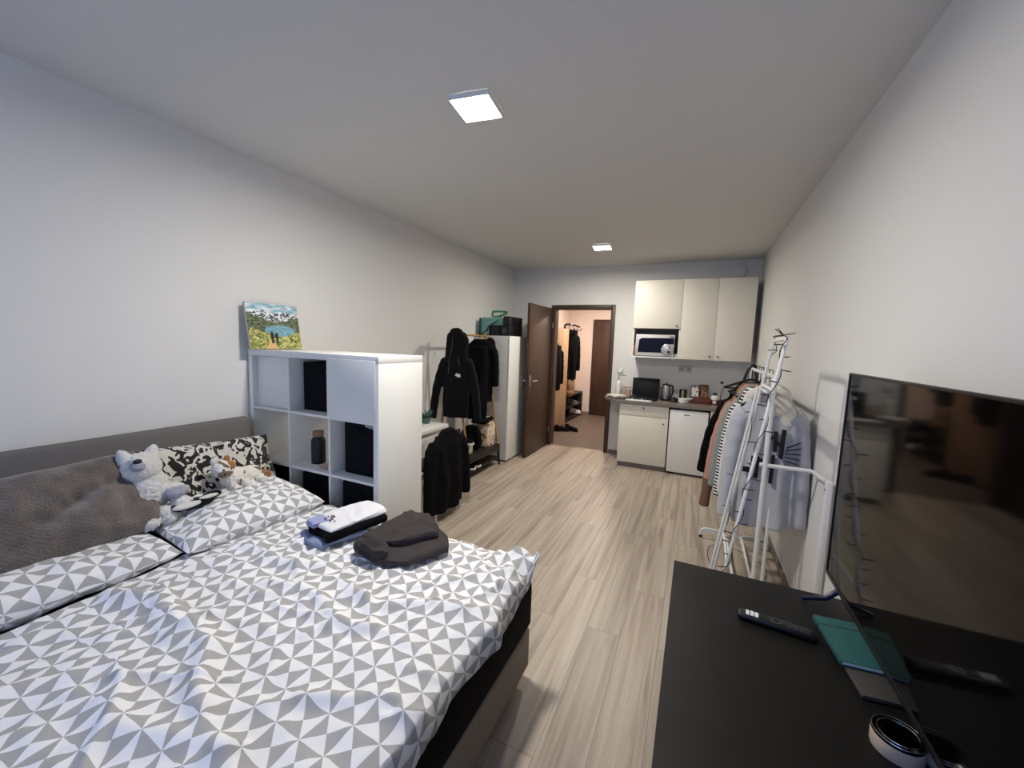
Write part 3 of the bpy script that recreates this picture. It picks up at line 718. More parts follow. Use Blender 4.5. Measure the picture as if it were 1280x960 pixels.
g1 = hung(1.10, M_hood, 'pale grey hoodie with black print at the near end of the rail', 0.160, .82, .70, 1, cx=RX+.015, hlabel='black hanger inside the pale grey hoodie', sl_out=.035, sl_r=.056, drop=.085, zn=1.325)
# hood and print
b = B(); b.tube(bez([(RX-.075, 1.075, 1.285), (RX-.06, 1.045, 1.335), (RX, 1.05, 1.36), (RX+.075, 1.045, 1.335), (RX+.10, 1.075, 1.27)], 6), [.018, .02, .022, .024, .026, .028]+[.030]*12+[.028, .026, .025, .024, .022, .02, .018], 14)
b.ell((RX+.05, 1.052, 1.255), (.07, .018, .06)); b.ell((RX+.10, 1.06, 1.20), (.045, .014, .07))
part('hood', b, mat('cream cloth', (214, 208, 194), .95, bump=.3, bscale=200), g1, label='cream hood', remesh=.008)
b = B(); yp = 1.032
def bar(x, z, w, h, a=0): b.box((x-w/2, yp-.004, z-h/2), (x+w/2, yp+.012, z+h/2), .001, roty(a))
bar(3.19, 1.04, .020, .17, .03); bar(3.155, 1.05, .018, .12, -.03); bar(3.172, 1.04, .03, .018); bar(3.125, 1.065, .05, .016, -.5)
bar(3.05, .90, .016, .10); bar(3.075, .885, .018, .13, .02); bar(3.15, .885, .018, .17, .02); bar(3.02, .865, .035, .03); bar(3.095, .93, .03, .018)
for k, a in enumerate((-.55, -.28, -.08, .08, .2, .4)):
    bar(3.245, 1.03-.026*k+.01, .075, .0032, a)
part('chest_print', b, mat('black print', (20, 20, 22), .8), g1, label='black print')
hung(1.235, M_shirt, 'off-white shirt on the rail just behind the pale grey hoodie', .140, .70, .60, 2, sl_out=.045, sl_r=.050, thick=.038, drop=.10)
hung(1.36, M_stripe, 'black and white striped top hanging on the rail', .145, .72, .66, 3, sl_out=.055, sl_r=.050, thick=.036, drop=.10)
hung(1.47, M_sage, 'sage grey top hanging on the rail behind the stripes', .160, .74, .62, 4, sl_out=.07, sl_r=.052, thick=.036, drop=.11)
hung(1.58, M_salmon, 'salmon pink top hanging on the rail', .17, .80, .60, 5, sl_out=.085, sl_r=.052, thick=.036, drop=.12)
hung(1.70, M_rust, 'brown long top showing its hem low on the rail', .17, .95, .84, 6, sl_out=.10, sl_r=.05, thick=.036, drop=.13)
hung(1.83, M_blackcloth, 'long black coat at the far end of the rail', .19, .90, .60, 7, sl_out=.11, sl_r=.056, thick=.04, drop=.14)
for i, (y, a, lab) in enumerate(((1.900, .12, 'empty dark hanger at the kitchen end of the rail, outermost'), (1.935, .12, 'empty dark hanger at the kitchen end of the rail, turned inward'))):
    single('clothes_hanger', hanger_mesh(.19, RZ+.0335, 1.36).xf(Matrix.Translation((RX, y, 0)) @ Matrix.Rotation(a, 4, 'Z')), M_darkmetal, lab, 'hanger', 'hangers on the rail')
b = B(); b.tube(bez([(RX-.055, 1.94, 1.20), (RX-.05, 1.94, 1.33), (RX-.02, 1.94, 1.44), (RX+.012, 1.94, 1.452), (RX+.03, 1.94, 1.39), (RX+.03, 1.94, 1.26)], 6), .011, 8)
single('black_strap', b, M_black, 'black strap looped over the kitchen end of the rail', 'strap')

# ------------------------------------------------------------------ leaning drying rack with string lights
def L_(a, c, t): return V(a)+(V(c)-V(a))*t
nt, nb = V((3.087, .60, 1.635)), V((2.862, .60, .012)); f_t, f_b = V((3.092, 1.0, 1.63)), V((2.868, 1.0, .012))
da = thing('drying_rack', 'folded white drying rack leaning before the clothes rail', 'drying rack', (2.88, .8, 0))
b = B(); b.tube([nb, L_(nb, nt, .985), L_(nb, nt, 1)+V((.0, .015, .0)), L_(f_b, f_t, 1)+V((0, -.015, 0)), L_(f_b, f_t, .985), f_b], .0088, 12)
part('outer_frame', b, M_tube, da)
o2 = V((-.022, 0, -.004)); n2b, n2t, f2b, f2t = nb+o2+V((0, .03, 0)), L_(nb, nt, .84)+o2+V((0, .03, 0)), f_b+o2+V((0, -.03, 0)), L_(f_b, f_t, .84)+o2+V((0, -.03, 0))
b = B(); b.tube([n2t+V((0, -.02, 0)), f2t, f2b], .0082, 12); part('inner_frame', b, M_tube, da)
b = B(); b.tube([L_(nb, nt, .845), L_(f_b, f_t, .845)], .009, 12); part('cross_bar', b, M_tube, da)
for t_ in (.04, .28): part('cross_bar', B().tube([L_(nb, nt, t_), L_(f_b, f_t, t_)], .006, 10), M_tube, da)
for q in (nb, f_b): part('rubber_foot', B().lathe([(.014, 0), (.014, .03)], (q.x, q.y, .0005), 12), M_black, da)
# light string wound round the near rail, over the top and down to the floor
pts = []
for k in range(46):
    t_ = .16+.84*k/45; a = k*.8; p = L_(nb, nt, t_); pts.append(p+V((.014*math.cos(a), .016*math.sin(a), 0)))
pts += [nt+V((0, .1, .016)), nt+V((0, .25, .02)), f_t+V((0, 0, .02)), f_t+V((.018, 0, -.05))]
for k in range(22):
    t_ = .95-.85*k/21; a = k*.8; p = L_(f_b, f_t, t_); pts.append(p+V((.014*math.cos(a)-.006, .016*math.sin(a), 0)))
pts += [V((2.95, 1.15, .012)), V((3.10, 1.3, .012)), V((2.92, 1.42, .012)), V((2.90, 1.75, .012)), V((3.06, 1.82, .012)), V((3.26, 1.62, .012)), V((3.2, 1.35, .012)), V((3.02, 1.22, .012)), V((3.22, 1.1, .012))]
ls = thing('light_string', 'black wired light string wound round the white drying rack', 'light string', (2.9, .6, .01))
part('cable', B().tube(bez(pts, 4), .0022, 6), M_wire, ls)
rs_ = random.Random(4)
for k in range(30):
    i = 2+k*2 if k < 22 else 46+(k-22)*3
    p = pts[min(i, len(pts)-10)]; d = V((rs_.choice([-1, 1])*rs_.uniform(.6, 1), rs_.uniform(-.5, .2), rs_.uniform(-.15, .2))).normalized()
    part('bulb', B().tube([p, p+d*.028, p+d*.045], [.0024, .003, .0018], 6), M_wire, ls)
for d in ((-.04, -.02, .03), (.05, 0, .012), (-.02, .03, .035)):
    part('bulb', B().tube([nt+V((0, .1, .018)), nt+V((0, .1, .018))+V(d)], [.003, .002], 6), M_wire, ls)

# ------------------------------------------------------------------ black desk, television and the things on it
TZ = .71
dk = thing('desk', 'black desk along the wall under the television', 'desk', (3.01, -.9, 0))
dx0_, dx1_, dy0, dy1 = 2.682, 3.343, -1.60, .02
part('desktop', bx((dx0_, dy0, TZ-.035), (dx1_, dy1, TZ), .003), M_desk, dk)
for y in (dy0+.01, dy1-.045): part('side_panel', bx((dx0_+.012, y, 0), (dx1_-.01, y+.035, TZ-.0355), .002), M_desk, dk)
part('back_panel', bx((dx1_-.035, dy0+.05, .25), (dx1_-.012, dy1-.05, TZ-.0355)), M_desk, dk)
tvx = 3.20
tv = thing('television', 'large flat black television standing on the desk', 'television', (tvx, -.5, TZ))
ty0, ty1, tz0, tz1 = -1.15, .092, .765, 1.506
part('back_shell', B().box((tvx+.006, ty0+.002, tz0+.002), (tvx+.022, ty1-.002, tz1-.002), .004).box((tvx+.022, ty0+.2, tz0+.02), (tvx+.055, ty1-.2, tz0+.42), .012), M_black, tv)
part('bezel', B().box((tvx-.004, ty0, tz0), (tvx+.0058, ty0+.008, tz1), .001).box((tvx-.004, ty1-.008, tz0), (tvx+.0058, ty1, tz1), .001).box((tvx-.004, ty0+.008, tz1-.008), (tvx+.0058, ty1-.008, tz1), .001).box((tvx-.004, ty0+.008, tz0), (tvx+.0058, ty1-.008, tz0+.014), .001), M_black, tv)
part('screen', bx((tvx-.001, ty0+.008, tz0+.014), (tvx+.0055, ty1-.008, tz1-.008)), mat('dark glass screen', (6, 6, 7), .06, spec=.4, ior=1.3), tv, smooth=False, label='glossy dark screen')
for y in (-.04, -1.0):
    b = B(); b.tube([(tvx+.01, y, tz0+.01), (tvx-.03, y, TZ+.022), (tvx-.10, y-.01, TZ+.006)], [.010, .009, .006], 10); b.tube([(tvx+.01, y, tz0+.01), (tvx+.05, y, TZ+.022), (tvx+.10, y+.01, TZ+.006)], [.010, .009, .006], 10)
    part('tv_foot', b, mat('dark blue plastic', (16, 22, 52), .3), tv, label='dark blue black foot')
# remote control
rm = thing('remote_control', 'slim black remote control with white keys lying on the desk', 'remote control', (2.99, -.26, TZ))
Mr = Matrix.Translation((2.992, -.262, TZ+.001)) @ Matrix.Rotation(math.atan2(-.022, .207), 4, 'Z') @ Matrix.Rotation(0, 4, 'X')
part('remote_body', B().box((-.105, -.0215, 0), (.105, .0215, .020), .008).xf(Mr), M_black, rm)
for k in range(3): part('white_key', B().box((-.083+k*.0125, -.013, .0195), (-.073+k*.0125, .013, .0212), .0006).xf(Mr), mat('white key', (238, 238, 238), .5), rm, label='white key')
part('direction_ring', B().lathe([(.010, .0195), (.010, .0215), (.016, .0215), (.016, .0195)], (-.0, 0, 0), 24).xf(Mr), mat('dark grey key', (58, 58, 60), .3), rm)
for i in range(4):
    for j in range(3): part('key', B().box((.028+i*.016, -.014+j*.011, .0195), (.038+i*.016, -.008+j*.011, .0208), .0005).xf(Mr), mat('dark grey key', (58, 58, 60), .3), rm)
# teal case and dark wallet, partly under the television
Mn = Matrix.Translation((3.185, -.25, TZ+.0005)) @ Matrix.Rotation(.10, 4, 'Z')
ds = thing('wallet', 'dark grey folding wallet under the teal notebook', 'wallet', (3.19, -.33, TZ))
part('cover', B().box((-.063, -.215, 0), (.075, -.02, .012), .004).xf(Mn), mat('dark grey leather', (62, 60, 57), .55), ds)
nb_ = thing('notebook', 'teal notebook with elastic band by the television foot', 'notebook', (3.19, -.24, TZ+.013))
Mn2 = Matrix.Translation((0, 0, .0125)) @ Mn
part('pages', B().box((-.068, -.117, .002), (.066, .081, .011)).xf(Mn2), M_paper, nb_)
part('cover', B().box((-.072, -.12, .0), (.07, .084, .0018), .0006).box((-.072, -.12, .0112), (.07, .084, .013), .0006).box((-.073, -.12, .0), (-.0705, .084, .013), .0004).xf(Mn2), mat('teal cover', (44, 90, 87), .55, bump=.1, spec=.25), nb_)
part('elastic_band', B().box((-.074, .038, -.0002), (.071, .044, .0138), .0004).xf(Mn2), mat('dark teal elastic', (32, 66, 66), .7), nb_, label='dark teal elastic band')
part('rear_support', bx((0, 0, 0), (.001, .001, .001)), M_paper, nb_) if False else None
# roll of tape
tp = thing('tape_roll', 'roll of clear packing tape with silver rim on the desk', 'tape', (3.175, -.60, TZ))
c = (3.166, -.60, TZ+.0005)
part('tape_layers', B().lathe([(.031, .002), (.045, .0), (.046, .003), (.046, .030), (.045, .033), (.031, .033)], c, 40), mat('beige tape', (196, 178, 158), .22, spec=.6), tp, label='beige tape side')
part('core', B().lathe([(.027, .0), (.031, .0), (.031, .034), (.027, .034), (.027, .0)], c, 36), M_gloss, tp, label='black core')
part('rim', B().lathe([(.034, .0331), (.0455, .0331), (.0462, .0375), (.044, .040), (.036, .039), (.034, .0331)], c, 40), M_gloss, tp, label='glossy black rim')
for r in (.0355, .0445): part('silver_ring', B().tube([(c[0]+r*math.cos(a*PI/18), c[1]+r*math.sin(a*PI/18), TZ+.0402) for a in range(36)], .0009, 6, closed=True), M_chrome, tp, label='silver ring')
b = B(); b.grid(lambda u, v: V((c[0]+.043+.035*u, c[1]-.012-.05*u, TZ+.004+.03*v*(1-.6*u))), 10, 2); part('tape_tail', b, mat('clear tape tail', (150, 148, 142), .1), tp, solid=.0006)

# ------------------------------------------------------------------ kitchen
CY = 3.616
def knob(parent, x, y, z, nm='knob'):
    return part(nm, B().lathe([(.0, 0), (.006, 0), (.005, -.010), (.010, -.016), (.010, -.022), (0, -.024)], (x, y, z), 16, 'y'), M_darkmetal, parent)
bc = thing('base_cabinet', 'ivory base cabinet with drawer and door under the worktop', 'kitchen cabinet', (2.14, 3.9, 0), 'kitchen base cabinets')
part('carcass', bx((1.84, CY+.02, .065), (2.438, D-.02, .838)), M_cream, bc)
part('plinth', bx((1.845, CY+.035, 0), (2.435, CY+.055, .0645)), mat('grey plinth', (120, 112, 104), .5), bc, label='grey plinth')
dr = part('drawer', bx((1.840, CY, .688), (2.436, CY+.0195, .836), .002), M_cream, bc); knob(dr, 2.138, CY, .80); part('drawer_lock', B().lathe([(0, 0), (.004, 0), (.004, -.004), (0, -.004)], (2.143, CY, .752), 12, 'y'), M_darkmetal, dr)
dd = part('door', bx((1.840, CY, .068), (2.436, CY+.0195, .684), .002), M_cream, bc); knob(dd, 2.385, CY, .62)
fg = thing('fridge', 'small white under-counter fridge beside the drawer cabinet', 'fridge', (2.66, 3.9, 0))
part('fridge_body', bx((2.452, CY+.045, .015), (2.885, D-.03, .80), .006), M_white2, fg)
fd = part('fridge_door', bx((2.452, CY-.015, .03), (2.885, CY+.04, .815), .012), M_white2, fg)
part('badge', bx((2.615, CY-.0165, .755), (2.675, CY-.0152, .767)), mat('grey badge', (120, 122, 126), .3), fd, label='small grey badge')
part('door_groove', bx((2.46, CY-.0158, .735), (2.877, CY-.0151, .738)), mat('grey groove', (168, 170, 172), .4), fd) if False else None
for x in (2.48, 2.86): part('foot', B().lathe([(.015, 0), (.015, .016)], (x, CY+.07, 0), 12), M_black, fg)
sc2 = thing('base_cabinet', 'narrow ivory cabinet beside the fridge, mostly behind hanging clothes', 'kitchen cabinet', (3.12, 3.9, 0), 'kitchen base cabinets')
part('carcass', bx((2.902, CY+.02, .065), (3.335, D-.02, .838)), M_cream, sc2)
part('plinth', bx((2.905, CY+.035, 0), (3.335, CY+.055, .0645)), mat('grey plinth', (120, 112, 104), .5), sc2)
d2 = part('drawer', bx((2.902, CY, .688), (3.333, CY+.0195, .836), .002), M_cream, sc2); knob(d2, 2.94, CY, .775)
d3 = part('door', bx((2.902, CY, .068), (3.333, CY+.0195, .684), .002), M_cream, sc2); knob(d3, 2.94, CY, .62)
CZ = .876
single('worktop', B().poly([(1.60, D-.002), (1.585, 3.87), (1.78, 3.585), (3.352, 3.585), (3.352, D-.002)], .842, CZ), M_counter, 'grey-brown kitchen worktop with angled end by the doorway', 'worktop', smooth=False)
# wall cabinets
UY = 3.838
uc = thing('wall_cabinet', 'ivory wall cabinet with open microwave shelf below its door', 'kitchen cabinet', (2.2, 4.0, 1.435), 'kitchen wall cabinets')
ux0, ux1, ux2, uz0, uzm, uz1 = 1.912, 2.492, 3.291, 1.435, 1.815, 2.426
part('side_panel', bx((ux0, UY+.02, uz0+.017), (ux0+.016, D-.002, uz1)), M_cream, uc); part('side_panel', bx((ux1-.018, UY+.02, uz0+.017), (ux1-.002, D-.002, uz1)), M_cream, uc)
part('top_panel', bx((ux0+.016, UY+.02, uz1-.016), (ux1-.018, D-.002, uz1)), M_cream, uc); part('middle_shelf', bx((ux0+.016, UY+.02, uzm), (ux1-.018, D-.002, uzm+.016)), M_cream, uc)
part('bottom_shelf', bx((ux0, UY, uz0), (ux1-.002, D-.002, uz0+.0165)), M_white, uc); part('back_panel', bx((ux0+.016, D-.02, uz0+.017), (ux1-.018, D-.003, uzm)), mat('grey back panel', (116, 110, 104), .6), uc)
d4 = part('door', bx((ux0, UY, uzm), (ux1-.003, UY+.0195, uz1), .002), M_cream, uc); knob(d4, ux1-.05, UY, uzm+.035)
uc2 = thing('wall_cabinet', 'tall ivory double-door wall cabinet in the corner above the worktop', 'kitchen cabinet', (2.9, 4.0, 1.435), 'kitchen wall cabinets')
part('carcass', bx((ux1, UY+.02, uz0), (ux2, D-.002, uz1)), M_cream, uc2)
um = 2.888
d5 = part('door', bx((ux1, UY, uz0), (um-.0015, UY+.0195, uz1), .002), M_cream, uc2); knob(d5, um-.045, UY, uz0+.045)
d6 = part('door', bx((um+.0015, UY, uz0), (ux2, UY+.0195, uz1), .002), M_cream, uc2); knob(d6, um+.045, UY, uz0+.045)
# microwave
mw = thing('microwave', 'silver microwave with dark window on the cabinet shelf', 'microwave', (2.19, 4.0, uz0+.017))
m0, m1, mz0, mz1, my = 1.955, 2.43, uz0+.024, 1.735, UY+.012
part('housing', bx((m0, my+.012, mz0), (m1, D-.03, mz1), .005), mat('silver paint', (178, 178, 178), .35, metal=.4), mw)
part('front_panel', bx((m0, my-.004, mz0), (m1, my+.0118, mz1), .004), mat('silver front', (206, 206, 206), .35, metal=.2), mw)
b = B(); P_ = [(m0+.03, mz0+.045), (m0+.045, mz1-.065), (m0+.08, mz1-.045), (m1-.005, mz1-.040), (m1-.005, mz0+.16), (m1-.115, mz0+.15), (m1-.14, mz0+.045)]
P3 = [(p[0], -p[1]) for p in P_]; b.poly([(p[0], p[1]) for p in P_], 0, .004); b.xf(Matrix(((1, 0, 0, 0), (0, 0, 1, my-.0085), (0, 1, 0, 0), (0, 0, 0, 1))))
part('window', b, mat('microwave glass', (14, 17, 30), .3, spec=.15), mw, label='dark blue window', smooth=False)
b = B(); b.lathe([(0, 0), (.075, 0), (.075, -.006), (.068, -.010), (0, -.011)], (m1-.078, my-.0045, mz0+.083), 36, 'y'); dl = part('dial_panel', b, mat('silver dial', (184, 184, 184), .3, metal=.5), mw)
part('dial', B().lathe([(0, -.0115), (.016, -.0115), (.014, -.026), (0, -.027)], (m1-.062, my-.0045, mz0+.060), 20, 'y'), M_darkmetal, dl); part('dial', B().lathe([(0, -.0115), (.008, -.0115), (.007, -.02), (0, -.021)], (m1-.052, my-.0045, mz0+.12), 16, 'y'), M_darkmetal, dl)
part('door_button', bx((m1-.06, my-.0065, mz1-.032), (m1-.012, my-.0045, mz1-.018), .001), mat('grey key', (110, 110, 112), .4), mw)
for x in (m0+.03, m1-.05): part('foot', bx((x, my+.04, mz0-.0065), (x+.02, my+.06, mz0-.0003)), M_black, mw)
single('wooden_board', bx((1.932, UY+.03, uz0+.0175), (1.947, UY+.2, uz0+.15), .002), mat('orange wood', (176, 112, 66), .5, var=.2, vscale=12), 'small orange wooden board left of the microwave', 'board')
single('spice_box', bx((2.437, UY+.03, uz0+.0175), (2.468, UY+.10, uz0+.06), .003), mat('pale carton', (196, 190, 178), .6), 'tiny pale carton squeezed beside the microwave', 'carton')
# worktop things
sd = thing('soap_dispenser', 'tall white pump bottle at the worktop end by the doorway', 'dispenser', (1.735, 4.03, CZ))
part('bottle', B().lathe([(0, 0), (.034, 0), (.036, .004), (.036, .18), (.030, .20), (.014, .215), (.014, .225)], (1.735, 4.03, CZ), 24), mat('white plastic', (232, 230, 224), .4), sd)
part('pump', B().tube(bez([(1.735, 4.03, CZ+.22), (1.735, 4.03, CZ+.285), (1.745, 4.03, CZ+.295), (1.83, 4.03, CZ+.292)], 5), .0075, 10), mat('grey plastic', (140, 140, 138), .4), sd, label='grey pump spout')
M_nut = mat('brown filling', (176, 136, 98), .6, var=.4, vscale=60)
for i, (x, y, r, h, lab) in enumerate(((1.815, 4.07, .036, .135, 'slim glass jar with brown filling next to the white pump bottle'), (1.872, 4.02, .046, .135, 'round glass jar with brown filling next to the hob lid'))):
    t = thing('storage_jar', lab, 'jar', (x, y, CZ), 'glass jars on the worktop')
    part('filling', B().lathe([(0, .004), (r*.9, .004), (r*.93, .01), (r*.93, h*.72), (0, h*.74)], (x, y, CZ), 20), M_nut, t); part('glass', B().lathe([(0, 0), (r, 0), (r, .003), (r, h*.82), (r*.8, h*.9)], (x, y, CZ), 24), M_glassy, t); part('lid', B().lathe([(r*.82, h*.9), (r*.86, h*.9), (r*.86, h), (0, h+.002)], (x, y, CZ), 24), M_pine, t, label='wooden lid')
single('folded_cloth', heap(rect(1.665, 1.84, 3.78, 3.96, -.7, 31), CZ+.0125, .024, 31), mat('white kitchen cloth', (226, 222, 212), .9), 'folded white kitchen cloth on the angled worktop end', 'cloth')
b = B(); b.poly([(1.625, 3.875), (1.79, 3.64), (1.93, 3.70), (1.80, 3.99), (1.63, 3.99)], CZ+.0005, CZ+.012); single('dark_tray', b, mat('dark tray', (46, 40, 40), .4), 'thin dark tray under the folded kitchen cloth', 'tray', smooth=False)
hb = thing('hob', 'black two-ring table hob with its lid raised', 'hob', (2.10, 3.9, CZ))
part('hob_plate', bx((1.92, 3.76, CZ+.001), (2.27, 4.03, CZ+.03), .004), M_black, hb)
part('lid', B().box((-.175, -.006, 0), (.175, .006, .245), .004).xf(Matrix.Translation((2.098, 4.045, CZ+.03)) @ Matrix.Rotation(-.16, 4, 'X')), mat('black glass lid', (22, 23, 25), .45, spec=.2), hb, label='raised black lid')
for x in (2.0, 2.19): part('burner', B().lathe([(0, .0302), (.06, .0302), (.06, .036), (.05, .038), (0, .038)], (x, 3.92, CZ), 28), M_darkmetal, hb)
for x in (1.97, 2.09): part('knob', B().lathe([(0, 0), (.012, 0), (.011, -.016), (0, -.017)], (x, 3.759, CZ+.016), 16, 'y'), M_steel, hb, label='silver knob')
single('white_tray', bx((1.90, 3.625, CZ+.0005), (2.22, 3.735, CZ+.012), .004), M_white, 'flat white board in front of the black hob', 'board')
kt = thing('kettle', 'steel electric kettle with black handle beside the hob', 'kettle', (2.365, 3.98, CZ))
part('kettle_base', B().lathe([(0, 0), (.065, 0), (.066, .018), (0, .02)], (2.365, 3.98, CZ), 28), M_black, kt)
part('kettle_body', B().lathe([(0, .021), (.060, .021), (.062, .03), (.052, .19), (.048, .20), (0, .204)], (2.365, 3.98, CZ), 32), M_steel, kt)
part('kettle_handle', B().tube(bez([(2.41, 3.95, CZ+.20), (2.445, 3.93, CZ+.20), (2.452, 3.925, CZ+.12), (2.43, 3.94, CZ+.045)], 6), .011, 12), M_black, kt, label='black handle'); part('kettle_lid', B().lathe([(.05, .203), (.046, .215), (.012, .222), (.01, .232), (0, .233)], (2.365, 3.98, CZ), 28), M_black, kt, label='black lid'); part('spout', B().tube([(2.325, 3.985, CZ+.16), (2.297, 3.99, CZ+.195)], [.018, .012], 10), M_steel, kt)
b = B()
for k in range(4): b.tube([(2.475+.045*math.cos(a*PI/12), 3.86+.045*math.sin(a*PI/12), CZ+.008+k*.013+.003*math.sin(a)) for a in range(24)], .0068, 8, closed=True)
b.tube(bez([(2.47, 3.86, CZ+.02), (2.475, 3.865, CZ+.06), (2.50, 3.88, CZ+.03)], 6), .012, 10)
single('cable_coil', b, M_wire, 'small coil of black cable beside the kettle', 'cable')
wp = thing('white_bowl', 'small white bowl with handle in front of the sockets', 'bowl', (2.58, 3.88, CZ))
part('bowl', B().lathe([(0, 0), (.052, 0), (.060, .006), (.062, .055), (.058, .056), (.056, .010), (0, .008)], (2.58, 3.88, CZ), 32), M_white2, wp); part('handle', B().tube([(2.635, 3.865, CZ+.048), (2.69, 3.84, CZ+.068)], .008, 10), M_white2, wp)
cu = thing('tumbler', 'dark green tumbler standing behind the white bowl', 'tumbler', (2.575, 4.02, CZ))
part('tumbler_body', B().lathe([(0, 0), (.045, 0), (.048, .16), (.044, .16), (.042, .01), (0, .008)], (2.575, 4.0, CZ), 28), mat('dark green glaze', (34, 42, 34), .35), cu); part('tumbler_stripe', bx((2.562, 3.949, CZ+.05), (2.582, 3.954, CZ+.155), .001), mat('light green', (140, 152, 100), .5), cu, label='light green stripe')
tb = thing('wooden_tray', 'low red-brown wooden box under the two small pictures', 'box', (2.77, 3.98, CZ)); b = B(); x0_, x1_, ya, yb = 2.665, 2.905, 3.90, 4.06
b.box((x0_, ya, CZ+.0005), (x1_, ya+.01, CZ+.075), .002).box((x0_, yb-.01, CZ+.0005), (x1_, yb, CZ+.075), .002).box((x0_, ya+.01, CZ+.0005), (x0_+.01, yb-.01, CZ+.075), .002).box((x1_-.01, ya+.01, CZ+.0005), (x1_, yb-.01, CZ+.075), .002).box((x0_+.01, ya+.01, CZ+.0005), (x1_-.01, yb-.01, CZ+.008))
part('box_body', b, wood_mat('red brown wood', (74, 38, 30), (108, 60, 46), .45, (2, 20, 20)), tb)
M_pic = spotted_mat('small photo print', (222, 220, 210), (96, 84, 70), 16, .56, 'Object')
M_pic2 = spotted_mat('brown photo print', (150, 108, 78), (84, 54, 40), 14, .52, 'Object')
for (x, y, w, h, mp_, mf, lab) in ((2.715, 4.075, .105, .155, M_pic, mat('dark frame', (70, 56, 44), .5), 'small framed picture with pale print behind the wooden box'), (2.815, 4.10, .11, .175, M_pic2, mat('brown frame', (92, 58, 42), .5), 'small framed picture with brown print behind the wooden box')):
    t = thing('picture_frame', lab, 'picture frame', (x, y, CZ), 'small pictures on the worktop'); A = Matrix.Translation((x, y, CZ+.002)) @ Matrix.Rotation(-.12, 4, 'X'); z_ = .055
    part('frame', B().box((-w/2, 0, 0), (-w/2+.01, .012, z_+h), .001).box((w/2-.01, 0, 0), (w/2, .012, z_+h), .001).box((-w/2+.01, 0, z_+h-.01), (w/2-.01, .012, z_+h), .001).box((-w/2+.01, 0, 0), (w/2-.01, .012, .01), .001).xf(A), mf, t); part('print', B().box((-w/2+.01, .003, .01), (w/2-.01, .009, z_+h-.01)).xf(A), mp_, t)
sj = thing('sauce_jar', 'white and red-brown jar with dark cap on the worktop', 'jar', (2.945, 3.95, CZ))
part('jar_body', B().lathe([(0, 0), (.046, 0), (.048, .06), (.048, .062)], (2.945, 3.95, CZ), 28), mat('red brown label', (120, 60, 54), .5), sj, label='red-brown lower half'); part('jar_top', B().lathe([(.048, .0622), (.048, .095), (.030, .11), (.022, .115), (.022, .12), (0, .12)], (2.945, 3.95, CZ), 28), M_white2, sj, label='white shoulder'); part('cap', B().lathe([(.02, .1202), (.024, .121), (.024, .152), (0, .154)], (2.945, 3.95, CZ), 20), mat('dark cap', (62, 46, 44), .4), sj, label='dark cap'); part('label_patch', bx((2.925, 3.9005, CZ+.02), (2.965, 3.9035, CZ+.052), .0005), M_paper, sj)
single('brown_cup', B().lathe([(0, 0), (.036, 0), (.042, .07), (.038, .07), (.034, .008), (0, .006)], (3.03, 3.90, CZ), 28), mat('dark brown glass', (60, 38, 32), .2), 'dark brown cup between the jar and the hanging clothes', 'cup')
single('grey_mug', B().lathe([(0, 0), (.036, 0), (.040, .075), (.036, .075), (.033, .008), (0, .006)], (3.10, 3.80, CZ), 28), mat('grey mug glaze', (120, 112, 106), .3), 'grey-brown mug nearest the hanging clothes', 'mug')
fc = thing('tap', 'thin chrome kitchen tap with dark knobs in the corner', 'tap', (3.03, 4.06, CZ))
part('riser', B().tube(bez([(3.02, 4.08, CZ), (3.02, 4.08, CZ+.12), (3.04, 4.07, CZ+.20), (3.06, 4.06, CZ+.235), (3.12, 4.03, CZ+.24), (3.26, 3.97, CZ+.235)], 6), .0075, 10), M_chrome, fc, label='chrome spout'); part('tap_knob', B().lathe([(0, 0), (.016, 0), (.018, .02), (.012, .03), (0, .031)], (3.02, 4.08, CZ+.26), 16), M_black, fc); part('tap_knob', B().lathe([(0, 0), (.018, .004), (.018, .04), (0, .045)], (3.13, 4.06, CZ+.12), 16), M_black, fc); part('stem', B().tube([(3.05, 4.09, CZ+.05), (3.13, 4.06, CZ+.12)], .006, 8), M_chrome, fc); part('base_rose', B().lathe([(.024, 0), (.022, .01), (.01, .014)], (3.02, 4.08, CZ+.0005), 20), M_chrome, fc)
# sockets, vent
M_sock = mat('grey socket plastic', (196, 192, 188), .4)
def socket(name, xs_, z, lab, rnd=True):
    t = thing(name, lab, 'socket', (sum(xs_)/len(xs_), D-.01, z-.04))
    part('plate', bx((xs_[0]-.041, D-.012, z-.041), (xs_[-1]+.041, D-.0005, z+.041), .003), M_sock, t)
    for x in xs_:
        part('outlet', B().lathe([(.021, 0), (.021, -.002), (.018, -.002), (.018, .008), (0, .008)], (x, D-.0125, z), 24, 'y'), mat('socket shade', (150, 146, 142), .5), t) if rnd else part('rocker', bx((x-.03, D-.016, z-.03), (x+.03, D-.0122, z+.03), .002), M_white2, t)
socket('wall_socket', (2.535, 2.616), 1.298, 'double wall socket over the worktop under the cabinets')
socket('light_switch', (1.722,), 1.226, 'light switch on the wall beside the doorway', False)
vt = thing('vent_cover', 'round plaster-coloured vent cover above the tall wall cabinet', 'vent', (3.124, D-.02, 2.50)); part('cover', B().lathe([(0, -.03), (.05, -.03), (.072, -.022), (.075, -.0005), (0, -.0005)], (3.124, D, 2.565), 36, 'y'), M_wall, vt); part('rim', B().tube([(3.124+.079*math.cos(a*PI/18), D-.006, 2.565+.079*math.sin(a*PI/18)) for a in range(36)], .006, 8, closed=True), M_wall, vt)

